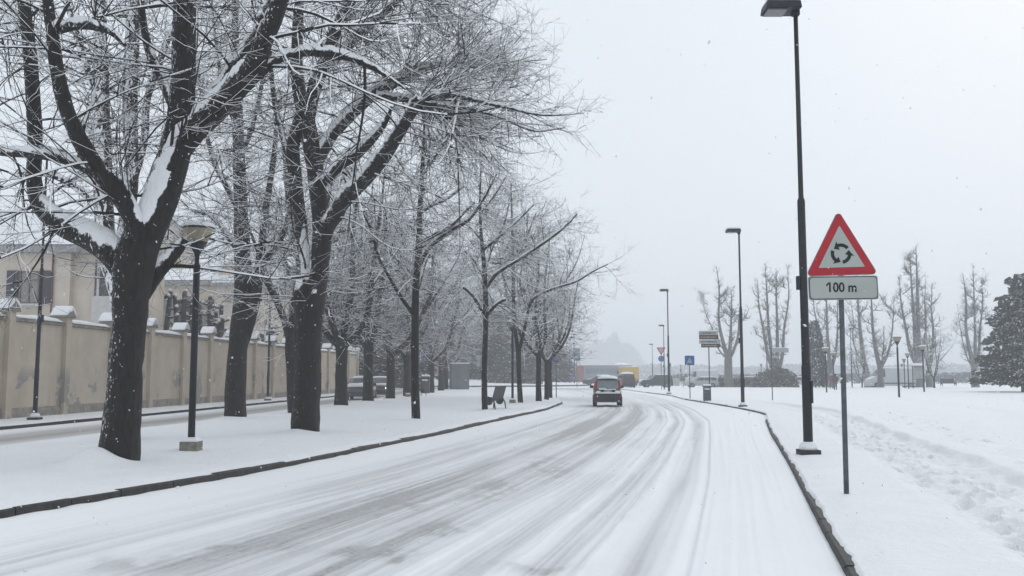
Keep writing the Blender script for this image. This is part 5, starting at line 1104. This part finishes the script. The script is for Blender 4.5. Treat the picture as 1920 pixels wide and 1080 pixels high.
# ================================================================= leafy things
M_LEAF = mat('conifer_foliage', (.034, .048, .032), .8, var=.6, scale=1.6, snow=(.66, 1.3), sns=2.6)
M_LEAFD = mat('dark_conifer_foliage', (.040, .050, .043), .8, var=.5, scale=1.2, snow=(.76, 1.0), sns=2.5)
M_BUSH = mat('bush_foliage', (.085, .085, .07), .8, var=.5, scale=2.5, snow=(.66, 1.0))
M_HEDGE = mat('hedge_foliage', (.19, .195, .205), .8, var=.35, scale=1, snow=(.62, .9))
def leafquads(C_, D_, ln, wd, g):
    """n elongated leaf sprays: centres C_, axes D_"""
    n = len(C_); D_ = nrm(D_); r = g.normal(size=(n, 3)); r[:, 2] *= .5; S = nrm(np.cross(D_, r)); ln = ln[:, None]; wd = wd[:, None]
    tipd = D_.copy(); tipd[:, 2] -= .25; N_ = nrm(np.cross(D_, S))
    V = np.stack([C_ - S * wd * .4, C_ + S * wd * .4, C_ + D_ * ln * .55 + S * wd + N_ * wd * .2, C_ + tipd * ln + S * wd * .12, C_ + tipd * ln - S * wd * .12, C_ + D_ * ln * .55 - S * wd + N_ * wd * .2], 1)
    i = np.arange(n) * 6; Q = np.concatenate([np.stack([i, i + 1, i + 2, i + 5], 1), np.stack([i + 5, i + 2, i + 3, i + 4], 1)]); return V.reshape(-1, 3), Q
def conifer(name, loc, H, Rb, seed, label, m, n=9000, pw=.8, lean=0, group=None, sz=.3, lob=.25, cat='conifer', skirt=.05, boughs=0):
    g = np.random.default_rng(seed); e = empty(name, loc, 0, label, cat, group)
    MB().tube([(0, 0, -.2), (0, 0, H * .5), (0, 0, H * .92)], [Rb * .09, Rb * .05, .03], 8).build('trunk', M_BARK, e)
    t = g.random(n) ** .75; z = skirt * H + (1 - t) * H * (1 - skirt); th = g.uniform(0, 2 * np.pi, n); hh = (z / H)
    prof = np.clip((1 - hh), 0, 1) ** pw * (1 - .25 * np.exp(-(hh / .08) ** 2)); lum = 1 + lob * (fbm(th * 2.2 + 10, z * .9, 3, seed) - .5) * 2 + lob * .5 * (vn(th * 5, z * 2.1, seed + 3) - .5) * 2
    rad = Rb * prof * lum * (1 - .45 * g.random(n) ** 1.6) + .04
    C_ = np.stack([rad * np.cos(th), rad * np.sin(th), z + g.normal(0, .05, n)], 1); D_ = np.stack([np.cos(th), np.sin(th), g.normal(.0, .45, n)], 1)
    if boughs:      # layered, separate boughs with gaps between them
        zb = skirt * H + (1 - g.random(boughs) ** .8) * H * (1 - skirt) * .98; tb = g.uniform(0, 2 * np.pi, boughs); Lb = Rb * np.clip(1 - zb / H, 0, 1) ** pw * g.uniform(.62, 1.18, boughs) + .25
        k = g.integers(0, boughs, n); s = g.random(n) ** .7; fan = g.normal(0, .17, n) * (1.1 - s * .6); th = tb[k] + fan; r_ = Lb[k] * s
        C_ = np.stack([r_ * np.cos(th), r_ * np.sin(th), zb[k] + r_ * .22 - .16 * r_ ** 2 / np.maximum(Lb[k], .5) + g.normal(0, .09, n)], 1); D_ = np.stack([np.cos(th), np.sin(th), g.normal(-.02, .25, n)], 1)
    V, Q = leafquads(C_, D_, sz * g.uniform(.5, 1.3, n), sz * .3 * g.uniform(.5, 1.2, n), g); npmesh('crown', V, Q, m, e, smooth=False); return e
conifer('conifer', G(1922, 736, .1), 10.9, 3.7, 5, 'broad snow-flecked conifer filling the right edge', M_LEAF, 34000, pw=.60, sz=.34, lob=.34, boughs=330)
conifer('cypress', G(1529, 727, .1), 8.6, 1.35, 6, 'dark narrow cypress just left of the warning sign post', M_LEAFD, 7000, pw=.42, sz=.34, lob=.15, skirt=.03)
GB = 'dark evergreens behind the far left trees'
i = 0
labs = ['darkest evergreen over the end of the wall', 'evergreen directly behind the two parked cars', 'tall evergreen over the bus shelter roof', 'evergreen left of the slender near tree, deep in the back', 'evergreen above the far left crossing sign', 'tallest back evergreen right of the pink house', 'evergreen behind the stub-branched slim tree', 'evergreen behind the metal bench, right of it', 'evergreen behind the low-forked tree', 'rounded evergreen behind the thin trees at the verge end', 'smallest evergreen near the far masts']
src = None
for (x, Y_, top, r_) in ((610, 104, 560, 5), (665, 110, 575, 5.5), (715, 118, 560, 6), (755, 126, 600, 5), (700, 150, 520, 8), (925, 168, 560, 6), (948, 172, 585, 6.5), (985, 178, 600, 6), (1010, 185, 625, 6.5), (1030, 190, 648, 6), (1045, 200, 665, 5)):
    c0 = W(x, 705, Y_); Ht = W(x, top, Y_)[2]
    if src is None: src = conifer('evergreen', (c0[0], Y_, 0), Ht, r_, 11, labs[0], M_LEAFD, 12000, pw=.55, sz=.6, lob=.3, group=GB, boughs=170); H0, R0 = Ht, r_
    else: c = copy_tree(src, (c0[0], Y_, 0), i * 1.3, (r_ / R0, r_ / R0, Ht / H0)); tag(c, labs[i])
    i += 1
# small evergreens in the garden just behind the wall end
src2 = None
for j, (x, Y_, top, r_, lab) in enumerate(((505, 84, 560, 1.9, 'small snowy evergreen behind the second side lamp'), (530, 92, 525, 2.6, 'garden evergreen between the second villa and forked tree'), (560, 96, 500, 3.2, 'garden evergreen hidden behind the forked trunk'), (640, 100, 600, 2.6, 'low evergreen above the last wall piers'))):
    c0 = W(x, 705, Y_); Ht = W(x, top, Y_)[2]
    if src2 is None: src2 = conifer('garden_evergreen', (c0[0], Y_, 0), Ht, r_, 31, lab, M_LEAF, 9000, pw=.5, sz=.42, lob=.3, group='evergreens in the villa garden', boughs=130); H1, R1 = Ht, r_
    else: c = copy_tree(src2, (c0[0], Y_, 0), j * 1.7, (r_ / R1, r_ / R1, Ht / H1)); tag(c, lab)
# bushes
def bush(name, loc, sx, sy, sz_, seed, label, n=2600, m=None, group=None, leaf=.22, twigs=60, cat='bush'):
    g = np.random.default_rng(seed); e = empty(name, loc, 0, label, cat, group)
    d = nrm(g.normal(size=(n, 3))); d[:, 2] = np.abs(d[:, 2]); th = np.arctan2(d[:, 1], d[:, 0]); lum = .75 + .5 * vn(th * 1.8 + 5, d[:, 2] * 3, seed)
    C_ = d * (1 - .5 * g.random((n, 1)) ** 2) * lum[:, None] * np.array([sx, sy, sz_]); V, Q = leafquads(C_, d + g.normal(0, .5, (n, 3)), leaf * g.uniform(.5, 1.3, n), leaf * .35 * g.uniform(.5, 1.2, n), g)
    npmesh('foliage', V, Q, m or M_BUSH, e, smooth=False)
    if twigs:
        dd = nrm(g.normal(size=(twigs, 3)) * np.array([1, .7, .3]) + np.array([0, 0, 1.0])); P = dd[:, None] * np.linspace(0, 1, 5)[None, :, None] * np.array([sx * 1.15, sy * 1.15, sz_ * 1.45]) * g.uniform(.7, 1.1, (twigs, 1, 1)); P = P + g.normal(0, .04, P.shape)
        crown_obj('twigs', [(P, np.repeat(np.linspace(.022, .007, 5)[None], twigs, 0), np.full(twigs, .02))], e)
    return e
bush('bush', G(1455, 726, .1), 3.0, 1.6, 2.3, 1, 'large spreading snowy bush behind the street name board', 6000, twigs=130, leaf=.26)
hd_ = bush('hedge_bush', G(1352, 725, .1), 1.25, .8, 1.05, 2, 'first round bush right of the silver estate car', 2200, group='snowy low hedge bushes', twigs=10)
for x, s, lab in ((1368, .95, 'second low hedge bush from the silver car'), (1384, .9, 'low hedge bush just left of the second tall lamp'), (1402, .95, 'low hedge bush just right of the second tall lamp'), (1418, 1.0, 'low hedge bush touching the large spreading bush')):
    c = copy_tree(hd_, G(x, 725, .1), x * .37, s); tag(c, lab)
hg = empty('hedge', (0, 0, 0), 0, 'long far hedge closing off the park under the poplars', 'hedge')
g = np.random.default_rng(4); n = 26000; xx = g.uniform(30, 190, n); top = 1.5 + .8 * fbm(xx * .12, xx * 0, 3, 3) + .8 * sst(80, 120, xx); C_ = np.stack([xx, 205 + g.uniform(-1, 1, n), g.random(n) ** .6 * top], 1)
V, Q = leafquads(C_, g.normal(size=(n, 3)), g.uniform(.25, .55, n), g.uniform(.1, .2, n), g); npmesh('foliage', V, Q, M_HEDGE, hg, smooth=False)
for j, (x, y, s, lab) in enumerate(((925, 721, .9, 'leftmost snow-loaded shrub on the roundabout island'), (948, 722, 1.2, 'largest snow-loaded shrub on the island beside the metal bench'), (972, 721, .9, 'island shrub behind the low-forked tree'), (1000, 721, .8, 'rightmost island shrub behind the thin tree'))):
    c = copy_tree(hd_, (W(x, 720, 150)[0], 150, .35), j * 1.1, s * 1.5); tag(c, lab, None, 'shrubs on the roundabout island')
# poplars: pruned stems rising from a low fork
def poplar(loc, stems, seed, label, group, r=.45, fk=3.0, tw=3.2):
    g = np.random.default_rng(seed); b = np.array(loc); tr = [([tuple(b + (0, 0, -.2)), tuple(b + (0, 0, fk * .6)), tuple(b + (0, 0, fk))], [r * 1.2, r, r * 1.0])]; lm = []
    for (dx, h, rr) in stems:
        dx *= .85; rr *= .85
        dy = g.uniform(-.8, .8); k1 = g.uniform(-.15, .15)
        lm.append(([tuple(b + (0, 0, fk - .3)), tuple(b + (dx * .45, dy * .4, fk + (h - fk) * .16)), tuple(b + (dx * (.75 + k1), dy * .7, fk + (h - fk) * .42)), tuple(b + (dx * (.9 - k1), dy, fk + (h - fk) * .72)), tuple(b + (dx, dy, h))], [rr * 1.5, rr * 1.15, rr * .8, rr * .5, rr * .12]))
        for q in range(3):
            f = g.uniform(.35, .9); s = g.choice([-1, 1]); p0 = b + (dx * .85, dy * .8, fk + (h - fk) * f); l = g.uniform(.8, 2.2); lm.append(([tuple(p0), tuple(p0 + (s * l * .5, g.uniform(-.3, .3), l * .35)), tuple(p0 + (s * l * .75, g.uniform(-.4, .4), l * .95))], [rr * .35, rr * .25, .03]))
    t_ = make_tree('poplar', loc, tr, lm, label, group, dens=.8, fine=1.3, sides=8, L1=(.45, 1.35), rmin=.008, tw=tw, droop=.06, lvl3=True, up1=.35, l1d=6.5, snowthk=.02, rag=.03, a1=58)
    for ch in t_.children: ch.data.materials[0] = M_POPB if ch.name.startswith('trunk') else M_POPT
    return t_
GPp = 'pruned poplars beyond the park'
M_POPB = mat('poplar_bark', (.17, .165, .16), .9, var=.35, scale=5, snow=(.5, .5)); M_POPT = mat('poplar_twig', (.05, .047, .047), .9, var=.3)
def PB(x, Y_): return (W(x, 705, Y_)[0], Y_, 0.0)
k = 130 / 1750.
pp1 = poplar(PB(1366, 130), [(-1.6, 17, .26), (.6, 13.5, .26), (2.0, 11.5, .22), (-3.6, 13.5, .10)], 1, 'bushy poplar with a thick trunk left of the second tall lamp', GPp, r=.55, fk=4)
pp2 = poplar(PB(1456, 134), [(-2.9, 15.5, .25), (-1.2, 17.8, .3), (.6, 17.2, .3), (2.2, 17, .24)], 2, 'poplar with four parallel stems behind the square frame lantern', GPp, r=.6, fk=2)
poplar(PB(1558, 136), [(-2.8, 14.5, .2), (-.6, 16, .28), (1.4, 13.5, .22)], 3, 'poplar rising behind the cypress and the 100 m plate', GPp, r=.5, fk=2.6)
poplar(PB(1626, 134), [(-.9, 16, .34), (-2.2, 13, .12)], 4, 'single-stem poplar directly right of the warning sign post', GPp, r=.42, fk=2)
poplar(PB(1651, 120), [(-.9, 14, .26), (2.4, 11.6, .16), (.4, 8, .1)], 5, 'poplar with one steep stem and one leaning right over the white van', GPp, r=.36, fk=2.8)
poplar(PB(1722, 128), [(-2.4, 15, .26), (-.9, 18.2, .3), (.3, 19.5, .36), (1.6, 15, .2)], 6, 'tallest poplar clump above the notice board', GPp, r=.6, fk=3)
poplar(PB(1742, 128), [(1.2, 14, .24), (.2, 10.5, .16)], 7, 'narrow poplar at the right side of the tallest clump', GPp, r=.4, fk=2.4)
poplar(PB(1828, 134), [(-1.4, 16.2, .3), (.3, 17.5, .24), (1.6, 15.8, .22), (-2.6, 12, .1)], 8, 'poplar standing alone left of the broad conifer', GPp, r=.5, fk=2.6)
for x, y, s, lab in ((1751, 728, .52, 'thin sapling left of the long park bench'), (1616, 727, .42, 'faint sapling at the nose of the white van')):
    tr, lm = lime(12, 2.4, 4, int(x), 3.6, .2); b = np.array(PB(x, 1750 * 1.5 / (y - 705))); s_ = .62 if s > .5 else .5
    make_tree('sapling', tuple(b), [([tuple(np.array(p_) * s_ + b) for p_ in P_], [r_ * s_ for r_ in q_]) for P_, q_ in tr], [([tuple(np.array(p_) * s_ + b) for p_ in P_], [r_ * s_ for r_ in q_]) for P_, q_ in lm], lab, 'saplings in the park', dens=1.3, fine=.5, sides=8, L1=(.6, 1.8), rmin=.009)
# pink house, far houses and wood
def block(name, x0, x1, ytop, Y_, m, label, roof='flat', dp=12):
    a = W(x0, 705, Y_)[0]; b = W(x1, 705, Y_)[0]; h = W(x0, ytop, Y_)[2]; e = empty(name, ((a + b) / 2, Y_, 0), 0, label, 'house')
    w_ = b - a; MB().box((0, dp / 2, h / 2 - .2), (w_, dp, h + .4)).build('wall', m, e)
    if roof == 'gable':
        q = MB(); q.add([(-w_ / 2 - .5, -.5, h), (w_ / 2 + .5, -.5, h), (w_ / 2 + .5, dp + .5, h), (-w_ / 2 - .5, dp + .5, h), (-w_ / 2 + 2, dp / 2, h + w_ * .2), (w_ / 2 - 2, dp / 2, h + w_ * .2)], [(0, 1, 5, 4), (1, 2, 5), (2, 3, 4, 5), (3, 0, 4), (3, 2, 1, 0)]); q.build('roof', M_SNOW, e)
    else: MB().box((0, dp / 2, h + .3), (w_ + .6, dp + .6, .35), taper=.98).build('roof', M_SNOW, e)
    nx = max(1, int(w_ / 3.2)); nz = max(1, int(h / 3.1))
    for i in range(nx):
        for j in range(nz):
            cx = -w_ / 2 + (i + .5) * w_ / nx; cz = (j + .55) * h / nz; f = MB().box((cx, -.02, cz), (1.2, .1, 1.5)).build('window', M_EAVE, e); MB().box((cx, -.08, cz), (1.0, .04, 1.3)).build('pane', M_CGLASS, f)
    return e
block('pink_house', 782, 905, 612, 178, mat('pink_render', (.52, .27, .26), .9, var=.1), 'pink house glimpsed through the left trees', dp=14)
block('grey_house', 828, 852, 590, 172, mat('grey_render', (.36, .38, .38), .9, var=.1), 'pale grey narrow house beside the pink one', dp=10)
block('far_house', 1150, 1192, 688, 260, mat('far_render', (.36, .36, .38), .9), 'low far house with a snowy gable above the yellow truck', 'gable')
block('far_house', 1126, 1148, 690, 300, mat('far_render2', (.33, .33, .33), .9), 'faint far house with a pale roof behind the bus', 'gable')
def wood(name, x0, x1, Y_, tops, seed, label, n=26000):
    g = np.random.default_rng(seed); a = W(x0, 705, Y_)[0]; b = W(x1, 705, Y_)[0]; xx = g.uniform(a, b, n); u_ = (xx - a) / (b - a); pxs = np.linspace(0, 1, len(tops)); H = np.interp(u_, pxs, [W(0, t, Y_)[2] for t in tops])
    H = H * (.86 + .28 * vn(xx * .16, xx * 0, seed)) * (1 + .08 * (vn(xx * .8, xx * 0, seed + 1) - .5)); C_ = np.stack([xx, Y_ + g.uniform(-14, 14, n), g.random(n) ** .8 * H], 1)
    V, Q = leafquads(C_, g.normal(size=(n, 3)), g.uniform(1.2, 3.4, n), g.uniform(.5, 1.2, n), g); o = npmesh(name, V, Q, M_HEDGE, None, smooth=False); tag(o, label, 'wood', kind='stuff')
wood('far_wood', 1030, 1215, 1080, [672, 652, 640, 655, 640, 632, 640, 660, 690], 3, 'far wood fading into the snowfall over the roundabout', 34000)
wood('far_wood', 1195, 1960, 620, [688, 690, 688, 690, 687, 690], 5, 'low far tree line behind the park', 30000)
# falling snow
FLK = mat_snow('snowflake', (.9, .91, .93), .0); n_ = FLK.node_tree; tb = N(n_, 'ShaderNodeBsdfTranslucent'); tb.inputs[0].default_value = (.9, .91, .93, 1); ms = N(n_, 'ShaderNodeMixShader'); n_.links.new(n_.nodes['Principled BSDF'].outputs[0], ms.inputs[1]); n_.links.new(tb.outputs[0], ms.inputs[2]); n_.links.new(ms.outputs[0], n_.nodes['Material Output'].inputs[0])
g = np.random.default_rng(12); n = 9500; Yf = 3.2 + 34 * g.random(n) ** .6; xf = g.uniform(-.62, .62, n) * Yf; zf = CAMH + Yf * g.uniform(-.3, .47, n); keep = zf > .3; P = np.stack([xf, Yf, zf], 1)[keep]; n = len(P); s = g.uniform(.003, .0075, n)[:, None]
D = nrm(g.normal(size=(n, 3))); A_ = nrm(np.cross(D, (0, 0, 1.))); B_ = np.cross(D, A_); a, b2 = A_ * s, B_ * s; dd = D * s * g.uniform(1.0, 2.2, (n, 1))
V = np.stack([P - dd, P + a, P + b2, P - a, P - b2, P + dd], 1).reshape(-1, 3); i = (np.arange(n) * 6)[:, None]; T = np.array([(0, 2, 1), (0, 3, 2), (0, 4, 3), (0, 1, 4), (5, 1, 2), (5, 2, 3), (5, 3, 4), (5, 4, 1)]); Q = (i[:, :, None] + T[None]).reshape(-1, 3)
o = npmesh('falling_snow', V, Q, FLK, None); tag(o, 'loose snowflakes drifting down through the air', 'snowflakes', kind='stuff')
# ---------------------------------------------------------------- haze (snow-filled air)
mb = MB(); mb.box((0, 350, 24.0), (2100, 2100, 54.0))
hz = MATS.setdefault('haze', bpy.data.materials.new('haze')); hz.use_nodes = True; n = hz.node_tree; n.nodes.clear()
vo = N(n, 'ShaderNodeVolumePrincipled'); vo.inputs['Color'].default_value = (0.90, 0.92, 0.95, 1); vo.inputs['Density'].default_value = 0.0020
ou = N(n, 'ShaderNodeOutputMaterial'); n.links.new(vo.outputs[0], ou.inputs['Volume'])
o = mb.build('haze', hz); tag(o, 'pale air full of falling snow', 'haze', kind='stuff')
